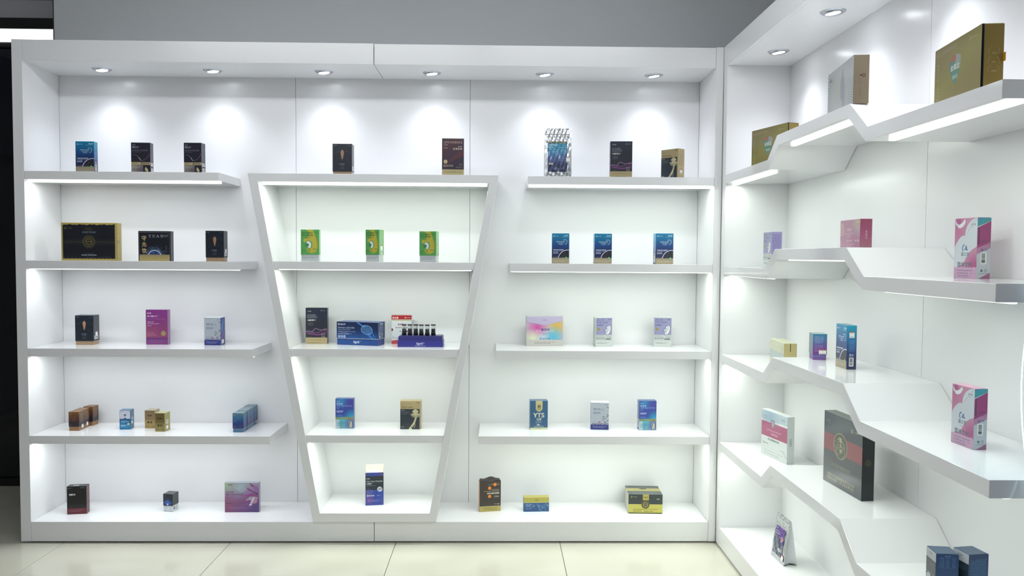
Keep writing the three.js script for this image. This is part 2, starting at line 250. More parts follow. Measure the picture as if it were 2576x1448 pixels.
// ---------------------------------------------------------------- printing on the cartons
const GLYPH = {
  固: '1,1 9,1 9,9.5 1,9.5 1,1;2.5,3 7.5,3;5,2 5,5;3,5 7,5 7,8 3,8 3,5', 体: '3,.5 1,4;2.2,3 2.2,10;4,3 10,3;7,.5 7,10;7,3 4,8;7,3 10,8;5.5,7.5 8.5,7.5',
  饮: '2.5,.5 1,3.5;1.8,2.2 4.5,2.2 4,3.5;2.5,4 2.5,9 4.5,7.5;6.5,.5 5.2,4.5;6,2.5 9.5,2.5 9,4;7.2,4 6.8,6.5 4.8,10;7,5.5 9.8,10', 料: '1,1.5 2,3.5;4.5,1.5 3.6,3.5;.5,4.5 5,4.5;2.8,.5 2.8,10;2.8,4.5 .8,8;2.8,4.5 5,7;6.2,1.5 7.2,2.6;6,4 7,5.1;5.2,7.4 10,6;8.5,.5 8.5,10',
  守: '5,0 5.3,1;1,3 1,1.5 9,1.5 8.5,3;1,5 9,5;6.5,3.2 6.5,9.5 5,8.8;3,6.5 4.2,8', 元: '2.5,1.5 7.5,1.5;1,4 9,4;4,4 3.6,7 1.2,9.8;6,4 6,9 9.5,9 9.5,7.5',
  金: '5,.5 1,4;5,.5 9,4;3,4 7,4;2,6 8,6;5,4 5,9;3,7 3.6,8.4;7,7 6.4,8.4;1,9.3 9,9.3', 肽: '1,1 1,7 .4,9.8;1,1 4,1 4,9.5 3,9;1,3.7 4,3.7;1,6.4 4,6.4;5,3.5 10,3.5;7.5,.8 7.3,4 5,9.8;7.5,4 10,9.8;6.6,8 7.6,9.2',
  脾: '1,1 1,7 .4,9.8;1,1 4,1 4,9.5;1,3.7 4,3.7;1,6.4 4,6.4;7.6,0 6.8,1.4;5.4,1.4 9.6,1.4 9.6,5 5.4,5 5.4,1.4;5.4,3.2 9.6,3.2;7.4,1.4 7,5;4.8,7 10,7;7.5,5.4 7.5,10', 力: '1,3 8.5,3 8,9 6.5,8.5;5,.5 4.7,5 1.5,9.8',
  光: '5,.5 5,4;2,1.2 3,3.2;8,1.2 7,3.2;1,4.3 9,4.3;4,4.3 3.6,7 1,9.8;6,4.3 6,9 9.3,9 9.3,7.5', 衣: '5,.3 5.4,1.4;1,2.5 9,2.5;5,2.5 1,7;3.2,5 3.2,9.5 5,8.4;4.5,4.5 9.3,9.6;8,4.5 6,6',
  御: '2.2,.5 .5,3;2.5,3 .7,5.5;1.8,4.8 1.8,10;4,1 3.4,3;3.5,2.4 6.5,2.4;3.3,4.7 6.7,4.7;5,2.4 5,8.8;5,6.5 6.5,6.5;3.7,6 3.7,9;3.3,9.2 6.8,8.4;7.4,2 9.8,2 9.8,7 8.8,6.6;7.4,2 7.4,10',
  生: '2.8,1 1,4.4;2,3.2 9,3.2;5,.3 5,9.4;2,6.2 8.4,6.2;.6,9.5 9.6,9.5', 命: '5,.3 .8,4;5,.3 9.4,4;3.4,3.6 6.8,3.6;1.6,5 4.4,5 4.4,8.4 1.6,8.4 1.6,5;5.8,5 8.8,5 8.6,8.4 7.6,8;5.8,5 5.8,10',
  臣: '1.5,1 8.5,1;1.5,1 1.5,9.3 9,9.3;1.5,3.6 7.6,3.6 7.6,6.6 1.5,6.6;4.5,1 4.5,3.6;4.5,6.6 4.5,9.3', 海: '1,1 2.2,2.2;.6,4 1.8,5.2;.6,9.4 2.2,6.4;4.6,.4 3.2,3;4,2 9.8,2;4.6,3.8 9,3.8 8.6,9.6 7.4,9.2;4.6,3.8 4,7.8 9.4,7.8;3,5.8 10,5.8',
  伊: '3,.5 .8,4;2,3 2,10;4,1.5 9,1.5 9,7.5;3.4,4.5 10,4.5;4,7.5 9,7.5;6.4,1.5 6,6.5 4,10', 立: '5,.4 5,1.8;1,2.6 9,2.6;3,4.2 4,7.8;7,4.2 6,8;.5,9.2 9.5,9.2',
  健: '2.6,.5 .6,4;1.6,3 1.6,10;3.4,1.6 5,1.6 3.6,4.4 5,4.4 3,9.6;3.4,7 5.4,9.4 10,9.6;6,1.6 9.4,1.6 9.4,4.6 6,4.6;5.6,3 10,3;5.8,6.2 9.6,6.2;7.6,.4 7.6,8.6', 新: '3,.2 3,1.4;.8,2 5,2;1.6,2.6 2.2,4;4.2,2.6 3.6,4;.5,4.6 5.2,4.6;.7,6.4 5,6.4;3,4.6 3,10;2.4,7 .8,9;3.6,7 5,8.6;9,.8 6.2,1.8 6.2,6 5.4,10;6.2,4.2 10,4.2;8.3,4.2 8.3,10',
  高: '5,.2 5,1.4;.8,1.8 9.2,1.8;3,3 7,3 7,4.8 3,4.8 3,3;1.2,10 1.2,6 8.8,6 8.8,9.6 8,9.2;3.4,7.2 6.6,7.2 6.6,9 3.4,9 3.4,7.2', 三: '1.5,1.6 8.5,1.6;2.2,5 7.8,5;.6,9 9.4,9',
  胶: '1,1 1,7 .4,9.8;1,1 3.8,1 3.8,9.5;1,3.7 3.8,3.7;1,6.4 3.8,6.4;7.2,.3 7.2,1.6;4.8,2 9.8,2;6.2,3 5,5;8.4,3 9.6,5;8.8,5 5,10;5.8,5 9.8,10', 原: '1,1 9.4,1;1.4,1 1.2,6 .3,10;5.6,1.2 5,2.4;3,2.6 8.4,2.6 8.4,6 3,6 3,2.6;3,4.3 8.4,4.3;5.8,6 5.8,9.6 5,9.2;4,7 2.6,9;7.6,7 9,9',
  人: '5,.5 4.8,4 .6,9.8;5,4 9.4,9.8', 参: '4.6,.3 2,2.2 7.6,1.8;1,3.6 9,3.6;4.6,2.2 1,6;5.4,3.6 9.2,6;6,4.8 3.4,6.2;6.8,6 3,8;7.6,7.2 2.4,9.8',
  组: '3,.5 1,3.4 3.4,3.4 .8,6.4 4,6;.6,9 4,8;5.6,1.4 9,1.4 9,9.2;5.6,1.4 5.6,9.2;5.6,4 9,4;5.6,6.6 9,6.6;4.6,9.4 10,9.4', 培: '.6,3.4 4,3.4;2.4,1 2.4,8;.4,8.4 4,7.2;7.2,.3 7.2,1.4;4.8,2 9.8,2;6,2.6 6.4,4;8.6,2.6 8.2,4;4.4,4.6 10,4.6;5.6,6 9,6 9,9.4 5.6,9.4 5.6,6',
  不: '1,1.4 9,1.4;5.4,1.4 1,6;5,3.4 5,10;5.6,4.4 9,6.8', 定: '5,0 5.3,1;1,2.6 1,1.4 9,1.4 8.6,2.6;2.4,4 7.6,4;5,4 5,8.6;5,6 8,6;3.2,5.4 2.8,7.6 .8,10;2.6,7.4 5,9.2 9.4,9.4',
  根: '.6,3 4.6,3;2.6,.5 2.6,10;2.6,3.4 .6,7;2.6,3.4 4.4,5.6;5.4,1 9,1 9,4.8 5.4,4.8;5.4,2.9 9,2.9;5.4,1 5.4,9.2 7,8.4;6.4,5 9.8,9.6;9.4,5.6 8,6.8', 片: '2.6,.5 2.4,6 .8,10;6.4,.5 6.4,3.6;2.6,3.6 9.2,3.6;2.6,6.2 7.2,6.2 7.2,10',
  活: '1,1 2.2,2.2;.6,4 1.8,5.2;.6,9.4 2.4,6.4;8.8,.6 4.4,1.6;3.4,4 9.8,4;6.6,1.2 6.6,6;4.4,6 9,6 9,9.6 4.4,9.6 4.4,6', 巢: '2,.4 1.2,2.2;5,.4 4.2,2.2;8,.4 7.2,2.2;2,3 8,3 8,6 2,6 2,3;2,4.5 8,4.5;5,3 5,10;.8,7.2 9.2,7.2;5,7.2 1,9.8;5,7.2 9,9.8',
  超: '1.6,2 4.8,2;.8,4 5,4;3.2,.4 3.2,8.4;3.2,6 5,6;1.8,5.4 1.4,8 .4,9.6;1.4,8 4,9.4 9.8,9.4;5.4,1.2 9.4,1.2 9,4 8,3.6;7,1.2 5.4,4.2;6,5.4 9.2,5.4 9.2,8 6,8 6,5.4', 弹: '1,1 4,1 4,3.4 1,3.4 1,6 4,6 3.6,9.6 2.4,9;6,.3 6.6,1.6;9,.3 8.2,1.6;5.4,2.2 9.4,2.2 9.4,6 5.4,6 5.4,2.2;5.4,4 9.4,4;7.4,2.2 7.4,10;4.6,7.6 10,7.6',
  血: '5,.2 4.2,1.8;1.6,2 8.4,2 8.4,9;1.6,2 1.6,9;4,2 4,9;6,2 6,9;.4,9.2 9.6,9.2', 刚: '1,1 1,10;1,1 5.4,1 5.4,9.6 4.6,9.2;2,3 4.4,8;4.4,3 2,8;7,1.6 7,7.2;9.4,.4 9.4,9.6 8.4,9', 之: '5,.3 5.4,1.6;1.6,2.6 8,2.6 3,7;1,8 3,7 5,9 9.4,9.2', 方: '5,.3 5,1.8;.8,2.2 9.2,2.2;4,2.2 3.6,6 1.2,9.8;3.8,4.8 8,4.8 7.6,9.4 6,8.8',
  养: '3,.3 3.6,1.6;7,.3 6.4,1.6;1.4,2.2 8.6,2.2;2,3.8 8,3.8;.6,5.4 9.4,5.4;5,2.2 4.6,5 1,8;5.6,5.4 9.4,8;3.8,7 3.4,8.6 2.4,10;6.6,7 6.6,10', 口: '1.8,2 8.2,2 8.2,9 1.8,9 1.8,2',
};
function zh(g, s, x, y, z, c, lw = 0.1, o = {}) {
  g.save(); g.strokeStyle = c; g.lineCap = 'round'; g.lineJoin = 'round'; g.lineWidth = z * lw;
  [...s].forEach((ch, i) => {
    const ox = x + (o.down ? 0 : i * z * (o.gap ?? 1.12)), oy = y + (o.down ? i * z * (o.gap ?? 1.25) : 0);
    for (const st of (GLYPH[ch] || GLYPH.固).split(';')) {
      g.beginPath();
      st.trim().split(' ').forEach((p, k) => { const [a, b] = p.split(',').map(Number); g[k ? 'lineTo' : 'moveTo'](ox + a * z / 10, oy + b * z / 10); });
      g.stroke();
    }
  });
  g.restore();
}
function T(g, s, x, y, z, c, o = {}) {
  g.save(); g.fillStyle = c; g.font = (o.i ? 'italic ' : '') + (o.b ? 'bold ' : '') + '40px ' + (o.f || 'sans-serif'); g.textAlign = 'left'; g.textBaseline = 'alphabetic';
  const m = g.measureText(s).width / 40 * z, k = o.w ? o.w / m : 1;
  g.translate(x, y); if (o.r) g.rotate(o.r); if (o.a === 'c') g.translate(-m * k / 2, 0); if (o.a === 'r') g.translate(-m * k, 0);
  g.scale(z / 40 * k, z / 40); g.fillText(s, 0, 0); g.restore();
}
function rowOfMarks(g, x, y, w, z, c, n = 1, dy = 0) {   // print too small to read in the photograph
  g.fillStyle = c;
  for (let k = 0; k < n; k++) for (let a = x; a < x + w * (k === n - 1 && n > 1 ? 0.8 : 1); a += z * (0.9 + 0.3 * rnd())) if (rnd() > 0.08) g.fillRect(a, y + k * dy, z * 0.7, z * (0.75 + 0.25 * rnd()));
}
const box = (g, x, y, w, h, c) => { g.fillStyle = c; g.fillRect(x, y, w, h); };
function disc(g, x, y, r, c, s, lw) { g.beginPath(); g.arc(x, y, r, 0, 6.2832); if (c) { g.fillStyle = c; g.fill(); } if (s) { g.strokeStyle = s; g.lineWidth = lw; g.stroke(); } }
function poly(g, pts, c) { g.beginPath(); pts.forEach((p, i) => g[i ? 'lineTo' : 'moveTo'](...p)); g.closePath(); g.fillStyle = c; g.fill(); }
function curve(g, pts, c, lw, fill) { g.beginPath(); g.moveTo(...pts[0]); for (let i = 1; i < pts.length; i++) pts[i].length === 2 ? g.lineTo(...pts[i]) : pts[i].length === 4 ? g.quadraticCurveTo(...pts[i]) : g.bezierCurveTo(...pts[i]); if (fill) { g.fillStyle = fill; g.fill(); } if (c) { g.strokeStyle = c; g.lineWidth = lw; g.lineCap = 'round'; g.stroke(); } }
function grad(g, x0, y0, x1, y1, stops) { const l = g.createLinearGradient(x0, y0, x1, y1); stops.forEach((s, i) => l.addColorStop(Array.isArray(s) ? s[0] : i / (stops.length - 1), Array.isArray(s) ? s[1] : s)); return l; }
function blob(g, x, y, r, c) { const q = g.createRadialGradient(x, y, 0, x, y, r); q.addColorStop(0, c); q.addColorStop(1, c.slice(0, 7) + '00'); g.fillStyle = q; g.fillRect(x - r, y - r, 2 * r, 2 * r); }
function logo(g, x, y, s, c) { disc(g, x + s / 2, y, s * 0.42, null, c, s * 0.2); box(g, x + s * 0.1, y, s * 0.22, s * 0.6, c); rowOfMarks(g, x + s * 1.3, y - s * 0.1, s * 2.6, s * 0.36, c); }
const brandMark = (g, x, y, z, c) => zh(g, '伊立健', x, y, z, c, 0.14);
function barcode(g, x, y, w, h, up) {
  box(g, x, y, w, h, '#f1f1ee'); g.fillStyle = '#23252a';
  const L = up ? h : w;
  for (let a = L * 0.08; a < L * 0.92; a += L * (0.025 + 0.03 * rnd())) { const t = L * (0.012 + 0.02 * rnd()); up ? g.fillRect(x + w * 0.12, y + a, w * 0.7, t) : g.fillRect(x + a, y + h * 0.12, t, h * 0.7); }
}
function sticker(g, x, y, w, h) { box(g, x, y, w, h, '#efeeec'); box(g, x, y, w, h * 0.14, '#9c3b40'); rowOfMarks(g, x + w * 0.14, y + h * 0.22, w * 0.72, h * 0.07, '#a8565a'); box(g, x + w * 0.1, y + h * 0.84, w * 0.8, h * 0.06, '#55585e'); }

const faceCache = {};
function face(key, wm, hm, draw, o = {}) {   // a printed carton face, canvas 100 units wide
  if (faceCache[key]) return faceCache[key];
  const c = document.createElement('canvas'), s = 2600;
  c.width = Math.max(32, Math.round(wm * s)); c.height = Math.max(32, Math.round(hm * s));
  const g = c.getContext('2d'); g.scale(c.width / 100, c.width / 100);
  draw(g, 100 * c.height / c.width);
  const t = new THREE.CanvasTexture(c); t.colorSpace = THREE.SRGBColorSpace; t.wrapS = t.wrapT = THREE.ClampToEdgeWrapping;
  return faceCache[key] = P(0xffffff, o.r ?? 0.38, { map: t, clearcoat: o.coat ?? 0.35, clearcoatRoughness: 0.12, metalness: o.m ?? 0 });
}
const plain = {};
const card = (c, r = 0.42, m = 0) => plain[c + r + m] ||= P(c, r, { metalness: m, clearcoat: 0.3, clearcoatRoughness: 0.15 });
const textSide = (bg, ink, extra) => (g, h) => { box(g, 0, 0, 100, h, bg); rowOfMarks(g, 12, h * 0.09, 74, 4, ink, 1); rowOfMarks(g, 12, h * 0.15, 74, 3.4, ink, Math.round(h * 0.45 / 8), 8); if (extra) extra(g, h); };

// place and size of every carton: x, y (its shelf), z, turn, width, height, depth in metres
const AT = {
  teal_s1: [-1.986, 1.785, -0.0675, 0.2, 0.088, 0.148, 0.0347], elastic1: [-1.722, 1.785, -0.071, 2.9, 0.090, 0.145, 0.0376], elastic2: [-1.471, 1.785, -0.0718, -2.1, 0.085, 0.146, 0.0467],
  drop_t0: [-0.756, 1.783, -0.0805, 0.6, 0.093, 0.150, 0.06], life: [-0.223, 1.783, -0.0774, 2.6, 0.106, 0.181, 0.05], pouch1: [0.289, 1.781, -0.0946, -0.4, 0.132, 0.242, 0.07],
  ai1: [0.596, 1.781, -0.0717, -3.5, 0.106, 0.176, 0.05], gins1: [0.851, 1.781, -0.072, -50.1, 0.102, 0.141, 0.0497], gold_big: [-1.982, 1.362, -0.0931, 1.5, 0.261, 0.183, 0.055],
  yuan: [-1.665, 1.362, -0.08, 0.8, 0.154, 0.145, 0.0362], drop_s2: [-1.371, 1.362, -0.0765, -0.2, 0.088, 0.148, 0.0514], green1: [-0.918, 1.365, -0.0891, 1.2, 0.089, 0.155, 0.0335],
  green2: [-0.603, 1.365, -0.0731, -13.3, 0.070, 0.156, 0.0615], green3: [-0.338, 1.365, -0.0769, -7.7, 0.083, 0.150, 0.0642], teal_r1: [0.307, 1.363, -0.0808, -7.7, 0.084, 0.147, 0.0531],
  teal_r2: [0.512, 1.363, -0.0753, 0.0, 0.085, 0.147, 0.05], teal_r3: [0.812, 1.363, -0.079, 1.3, 0.087, 0.150, 0.0558], drop_s3: [-2.056, 0.942, -0.1793, 1.8, 0.089, 0.147, 0.0603],
  magenta: [-1.710, 0.942, -0.1932, 0.5, 0.108, 0.175, 0.0318], collagen1: [-1.424, 0.942, -0.1836, -4.7, 0.084, 0.139, 0.0512], ai2: [-0.921, 0.9457, -0.227, 2.1, 0.108, 0.183, 0.034],
  ogerli: [-0.693, 0.9457, -0.1936, -15.0, 0.225, 0.117, 0.0842], bloodred: [-0.492, 0.9457, -0.2476, 1.4, 0.102, 0.146, 0.047], tray: [-0.382, 0.9457, -0.134, 0.3, 0.224, 0.030, 0.06],
  yuguang: [0.237, 0.9415, -0.2221, 4.8, 0.188, 0.152, 0.0431], jinpi1: [0.536, 0.9415, -0.2092, 5.9, 0.087, 0.148, 0.0512], jinpi2: [0.845, 0.9415, -0.2211, -9.7, 0.090, 0.149, 0.053],
  bronze1: [-2.089, 0.521, -0.1297, -0.3, 0.051, 0.095, 0.0533], bronze2: [-2.092, 0.521, -0.187, 1.5, 0.049, 0.095, 0.053], bronze3: [-2.079, 0.521, -0.244, -3.6, 0.049, 0.098, 0.051],
  tealwhite: [-1.857, 0.521, -0.1601, 5.8, 0.053, 0.096, 0.0458], gold1: [-1.744, 0.521, -0.1902, -1.2, 0.051, 0.091, 0.0529], gold2: [-1.661, 0.521, -0.119, -4.3, 0.049, 0.092, 0.0542],
  blue1: [-1.276, 0.521, -0.1065, -1.2, 0.053, 0.096, 0.0525], blue2: [-1.273, 0.521, -0.1605, -0.2, 0.051, 0.098, 0.0525], blue3: [-1.274, 0.521, -0.2145, -1, 0.051, 0.097, 0.0525],
  blue4: [-1.273, 0.521, -0.2685, -1.2, 0.051, 0.098, 0.0525], newhigh1: [-0.766, 0.5275, -0.1595, 0.6, 0.091, 0.151, 0.0349], gins2: [-0.434, 0.5275, -0.1546, -1.3, 0.103, 0.143, 0.0475],
  yts: [0.209, 0.524, -0.1716, 3.4, 0.089, 0.146, 0.0496], collagen2: [0.520, 0.524, -0.172, -5.3, 0.090, 0.138, 0.0513], newhigh2: [0.759, 0.524, -0.1604, 0.8, 0.088, 0.149, 0.0445],
  blackred: [-2.087, 0.103, -0.1282, 7.9, 0.091, 0.140, 0.0389], blackwhite: [-1.646, 0.103, -0.1682, -8.9, 0.052, 0.091, 0.0516], medlight: [-1.280, 0.103, -0.1512, 0.7, 0.170, 0.151, 0.026],
  xiao: [-0.615, 0.147, -0.1373, 7.0, 0.089, 0.166, 0.045], brown: [-0.036, 0.103, -0.1688, 10.2, 0.109, 0.156, 0.0322], cell12: [0.200, 0.103, -0.171, 2.7, 0.129, 0.073, 0.0403],
  rosebox: [0.753, 0.103, -0.1924, -2.2, 0.172, 0.099, 0.1482], r_gold1: [1.169, 1.786, 0.4304, -73.2, 0.250, 0.165, 0.0489], r_silver: [1.116, 1.868, 1.222, -97.8, 0.266, 0.146, 0.0462],
  r_gold2: [1.143, 1.779, 1.808, -97.3, 0.249, 0.158, 0.0461], r_jinpi: [1.187, 1.355, 0.3837, -88.3, 0.088, 0.154, 0.0477], r_pink: [1.167, 1.431, 1.196, -91.7, 0.150, 0.092, 0.0383],
  r_pw1: [1.299, 1.345, 1.602, -85.1, 0.089, 0.164, 0.0399], r_beige: [1.237, 0.936, 0.3975, -95.3, 0.222, 0.103, 0.0536], r_purple: [1.227, 1.012, 0.7806, -100.5, 0.065, 0.099, 0.0513],
  r_teal: [1.228, 1.012, 1.015, -91.3, 0.089, 0.153, 0.0343], r_pw2: [1.209, 0.919, 1.755, -86.5, 0.086, 0.154, 0.0353], r_nree: [1.236, 0.513, 0.3566, -77.2, 0.198, 0.204, 0.035],
  r_black: [1.227, 0.588, 1.052, -85.5, 0.254, 0.256, 0.0438], r_pouch: [1.236, 0.098, 0.4572, -86.4, 0.133, 0.160, 0.0463], r_blue1: [1.171, 0.494, 1.722, -96.6, 0.056, 0.140, 0.0569],
  r_blue2: [1.236, 0.494, 1.737, -81.5, 0.056, 0.145, 0.0577],
};
// six faces in the order right, left, top, bottom, front, back
function solid(w, h, d, mats, r = 0.0009) { return [new RoundedBoxGeometry(w, h, d, 1, r), mats]; }
function carton(key, name, label, m, o = {}) {
  const [x, y, z, turn, w, h, d] = AT[key];
  const t = thing(name, label, o.category || 'box', [x, y, z], turn, o.group);
  const pick = (p) => [p.right || p.all, p.left || p.all, p.top || p.all, p.bottom || p.all, p.front || p.all, p.back || p.all];
  if (o.split) {   // a lid over a slightly smaller base
    const hb = h * o.split, i = 0.0016;
    const [gb, mb] = solid(w - 2 * i, hb + 0.004, d - 2 * i, pick(m.base));
    mesh('carton_base', gb, mb, t, [0, (hb + 0.004) / 2, 0]);
    const [gl, ml] = solid(w, h - hb, d, pick(m.lid));
    mesh('carton_lid', gl, ml, t, [0, hb + (h - hb) / 2, 0]);
  } else {
    const [gg, mm] = solid(w, h, d, pick(m));
    mesh('carton', gg, mm, t, [0, h / 2, 0]);
    if (o.flapLine) mesh('tuck_flap', new RoundedBoxGeometry(w * 0.96, 0.0008, d * 0.9, 1, 0.0003), m.top || m.all, t, [0, h + 0.0004, 0.001]);
  }
  return t;
}
function label3(t, name, w, h, mat, pos, turn = 0) { const m = mesh(name, new THREE.BoxGeometry(w, h, 0.0006), mat, t, pos); m.rotation.y = turn; return m; }
const stickerMat = face('sticker', 0.02, 0.026, (g, h) => sticker(g, 0, 0, 100, h));
const barcodeMat = face('barcode', 0.018, 0.02, (g, h) => barcode(g, 0, 0, 100, h));
const sideSticker = (t, key, fy, s = 0.02, code = false, dz = 0) => { const [, , , , w, h] = AT[key]; return label3(t, code ? 'barcode_label' : 'sticker', s, s * (code ? 0.85 : 1.25), code ? barcodeMat : stickerMat, [w / 2 + 0.0003, h * fy, dz], Math.PI / 2); };

// --- teal cartons with a planet
const tealFront = face('teal', 0.088, 0.149, (g, h) => {
  box(g, 0, 0, 100, h, grad(g, 0, 0, 0, h * 0.81, ['#1583ad', '#156c9d', '#1b4783', '#21305f', '#272c4a']));
  g.save(); g.beginPath(); g.rect(0, 0, 100, h * 0.81); g.clip();
  disc(g, 92, 148, 55, '#23262f', '#cfd0ea', 4); disc(g, 95, 150, 53, '#23262f');
  for (let k = 0; k < 60; k++) box(g, 52 + rnd() * 48, 100 + rnd() * 36, 1.2, 1, ['#b9a26a', '#6b6f83', '#8d8fa6'][k % 3]);
  g.restore();
  box(g, 0, h * 0.81, 100, h * 0.19, '#a0957b');
  poly(g, [[84, 129], [92, 137], [84, 145], [76, 137]], '#3f9c6d'); poly(g, [[84, 133], [88, 137], [84, 141], [80, 137]], '#a9d6b3');
  logo(g, 8, 15, 7, '#dcebf3'); brandMark(g, 70, 9, 7, '#dcebf3'); rowOfMarks(g, 58, 19, 34, 2.4, '#a9cbe0');
  T(g, 'Anthocyanin', 25, 50, 9.5, '#dcebf5', { w: 52 }); rowOfMarks(g, 30, 54, 40, 2.6, '#cfe2ef'); T(g, 'Powder', 40, 64, 7, '#cfe2ef');
  curve(g, [[76, 35], [90, 36, 88, 48], [86, 60, 76, 61]], '#d7ecf5', 1.8); disc(g, 70, 37, 2.4, '#e8f4fa');
  rowOfMarks(g, 8, 90, 60, 5, '#e9edf5'); rowOfMarks(g, 8, 98, 48, 2, '#b9c3d8'); rowOfMarks(g, 8, 102, 28, 2.4, '#dfe5f0'); zh(g, '固体饮料', 8, 107, 6.5, '#dfe5f0', 0.13); rowOfMarks(g, 8, 132, 34, 2, '#aab3c8');
  rowOfMarks(g, 8, 150, 84, 2.6, '#c2b89d', 2, 6);
});
const tealSide = face('tealside', 0.045, 0.149, (g, h) => {
  box(g, 0, 0, 100, h, grad(g, 0, 0, 0, h, ['#17a3c0', '#1a7fb0', '#1f4f8c', '#262f60', '#282c55']));
  g.strokeStyle = '#5f93c4'; g.lineWidth = 1.2; g.strokeRect(20, h * 0.33, 66, h * 0.26);
  rowOfMarks(g, 26, h * 0.35, 54, 4, '#7fb0d8', 8, h * 0.03); disc(g, 38, h * 0.675, 8, null, '#dfe6ee', 4); disc(g, 62, h * 0.675, 7, null, '#dfe6ee', 3);
  barcode(g, 26, h * 0.73, 46, h * 0.2, true);
});
const tealTop = card(0x3f7f92);
const teal = { front: tealFront, right: tealSide, left: tealSide, top: tealTop, all: card(0x1e4f80) };
carton('teal_s1', 'teal_carton', 'teal blue carton with a planet, first on the top left shelf', teal);
carton('teal_r1', 'teal_carton', 'teal blue planet carton, left of three on the right shelf', teal);
carton('teal_r2', 'teal_carton', 'teal blue planet carton, middle of three on the right shelf', teal);
carton('teal_r3', 'teal_carton', 'teal blue planet carton in shiny film, right of three on the shelf', teal);
{ const t = carton('r_teal', 'teal_carton', 'tall teal planet carton with white sticker on the zigzag shelf', teal); sideSticker(t, 'r_teal', 0.79, 0.0175, false); }
// --- black violet cartons
const elasticFront = face('elastic', 0.088, 0.146, (g, h) => {
  box(g, 0, 0, 100, h, grad(g, 0, 0, 100, h * 0.6, ['#15182a', '#1c1a2b', '#221c2e']));
  brandMark(g, 6, 10, 5, '#a9a6b4'); zh(g, '弹立方', 6, 20, 10, '#c0bcc4', 0.12); T(g, 'TM', 42, 24, 4, '#a9a6b4'); T(g, 'ELASTIC SQUARE', 6, 46, 10, '#8d8896', { w: 82 }); rowOfMarks(g, 6, 51, 44, 2.2, '#7e7a88');
  curve(g, [[10, 65], [28, 66, 40, 80], [48, 92, 52, 98], [70, 98, 86, 80], [94, 72, 97, 60]], '#7a7480', 1.8); curve(g, [[40, 82], [46, 90, 51, 97]], '#c7bdb0', 2.6);
  box(g, 0, h * 0.645, 100, 15, '#b5a67d'); rowOfMarks(g, 6, h * 0.645 + 5, 26, 4.4, '#5d5138'); zh(g, '固体饮料', 50, h * 0.645 + 2.5, 10, '#4d4330', 0.13);
  box(g, 0, h * 0.745, 62, h, grad(g, 0, h * 0.745, 62, h, ['#a39c8e', '#857e7a', '#4a4350'])); box(g, 62, h * 0.745, 38, h, '#1d1a2a'); rowOfMarks(g, 6, h * 0.86, 44, 2.6, '#2c2a33', 3, 6);
  curve(g, [[74, h * 0.8], [88, h * 0.86, 89, h * 0.92], [85, h * 0.98, 79, h], [82, h * 0.93, 77, h * 0.94], [68, h * 0.92, 74, h * 0.8]], null, 0, '#b9ad84');
});
const elasticSide = face('elasticside', 0.043, 0.146, textSide('#24222f', '#5d5a68', (g, h) => { barcode(g, 16, h * 0.66, 66, h * 0.1); }));
const elastic = { front: elasticFront, right: elasticSide, all: card(0x1c1b29) };
{ const t = carton('elastic1', 'black_carton', 'black carton with gold band and leaf, left of the pair on the top shelf', elastic); sideSticker(t, 'elastic1', 0.1, 0.02, true); }
{ const t = carton('elastic2', 'black_carton', 'black carton with gold band and leaf, right of the pair on the top shelf', elastic); sideSticker(t, 'elastic2', 0.1, 0.024, true); }
// --- dark cartons with a copper drop
const dropFront = face('drop', 0.09, 0.128, (g, h) => {
  box(g, 0, 0, 100, h, '#1a212c'); brandMark(g, 5, 6, 5, '#717884'); rowOfMarks(g, 78, 9, 16, 2.4, '#717884');
  curve(g, [[50, 29], [56, 34, 59, 42], [59, 56, 50, 84], [41, 56, 41, 42], [44, 34, 50, 29]], null, 0, '#a37a60'); curve(g, [[50, 33], [54, 38, 55, 44], [54, 58, 50, 78]], '#c39a78', 1.2);
  for (const [x, y] of [[8, 50], [20, 44], [32, 40], [68, 40], [80, 44], [92, 50]]) T(g, '°', x, y + 4, 9, '#8f949c');
  for (let k = 0; k < 12; k++) { const a = 3.35 + k * 0.25; disc(g, 50 + 46 * Math.cos(a) * 1.0, 118 + 44 * Math.sin(a), 0.9, '#7f868f'); }
  zh(g, '伊立健元', 34, 100, 6.5, '#8b9097', 0.12); rowOfMarks(g, 42, 111, 16, 3, '#7b818b'); rowOfMarks(g, 40, 122, 20, 2, '#6b717b', 2, 4);
});
const dropSideDark = face('dropside2', 0.055, 0.128, textSide('#20252e', '#464c57', (g, h) => barcode(g, 16, h * 0.8, 62, h * 0.13)));
const goldBand = face('goldband', 0.09, 0.02, (g, h) => { box(g, 0, 0, 100, h, '#a08566'); rowOfMarks(g, 34, h * 0.45, 34, 2, '#8a7056'); });
const drop = (side) => ({ base: { all: goldBand, top: card(0xa08566), }, lid: { front: dropFront, right: side, all: card(0x1a212c) } });
carton('drop_t0', 'drop_emblem_carton', 'dark carton with copper drop on top of the tapered frame', drop(dropSideDark), { split: 0.11 });
{ const t = carton('drop_s2', 'drop_emblem_carton', 'dark carton with copper drop and grey side, right end of its shelf', drop(dropSideDark), { split: 0.125 }); sideSticker(t, 'drop_s2', 0.35, 0.018); }
{ const t = carton('drop_s3', 'drop_emblem_carton', 'dark carton with copper drop and gold base at the left shelf end', drop(dropSideDark), { split: 0.13 }); sideSticker(t, 'drop_s3', 0.37, 0.019); }
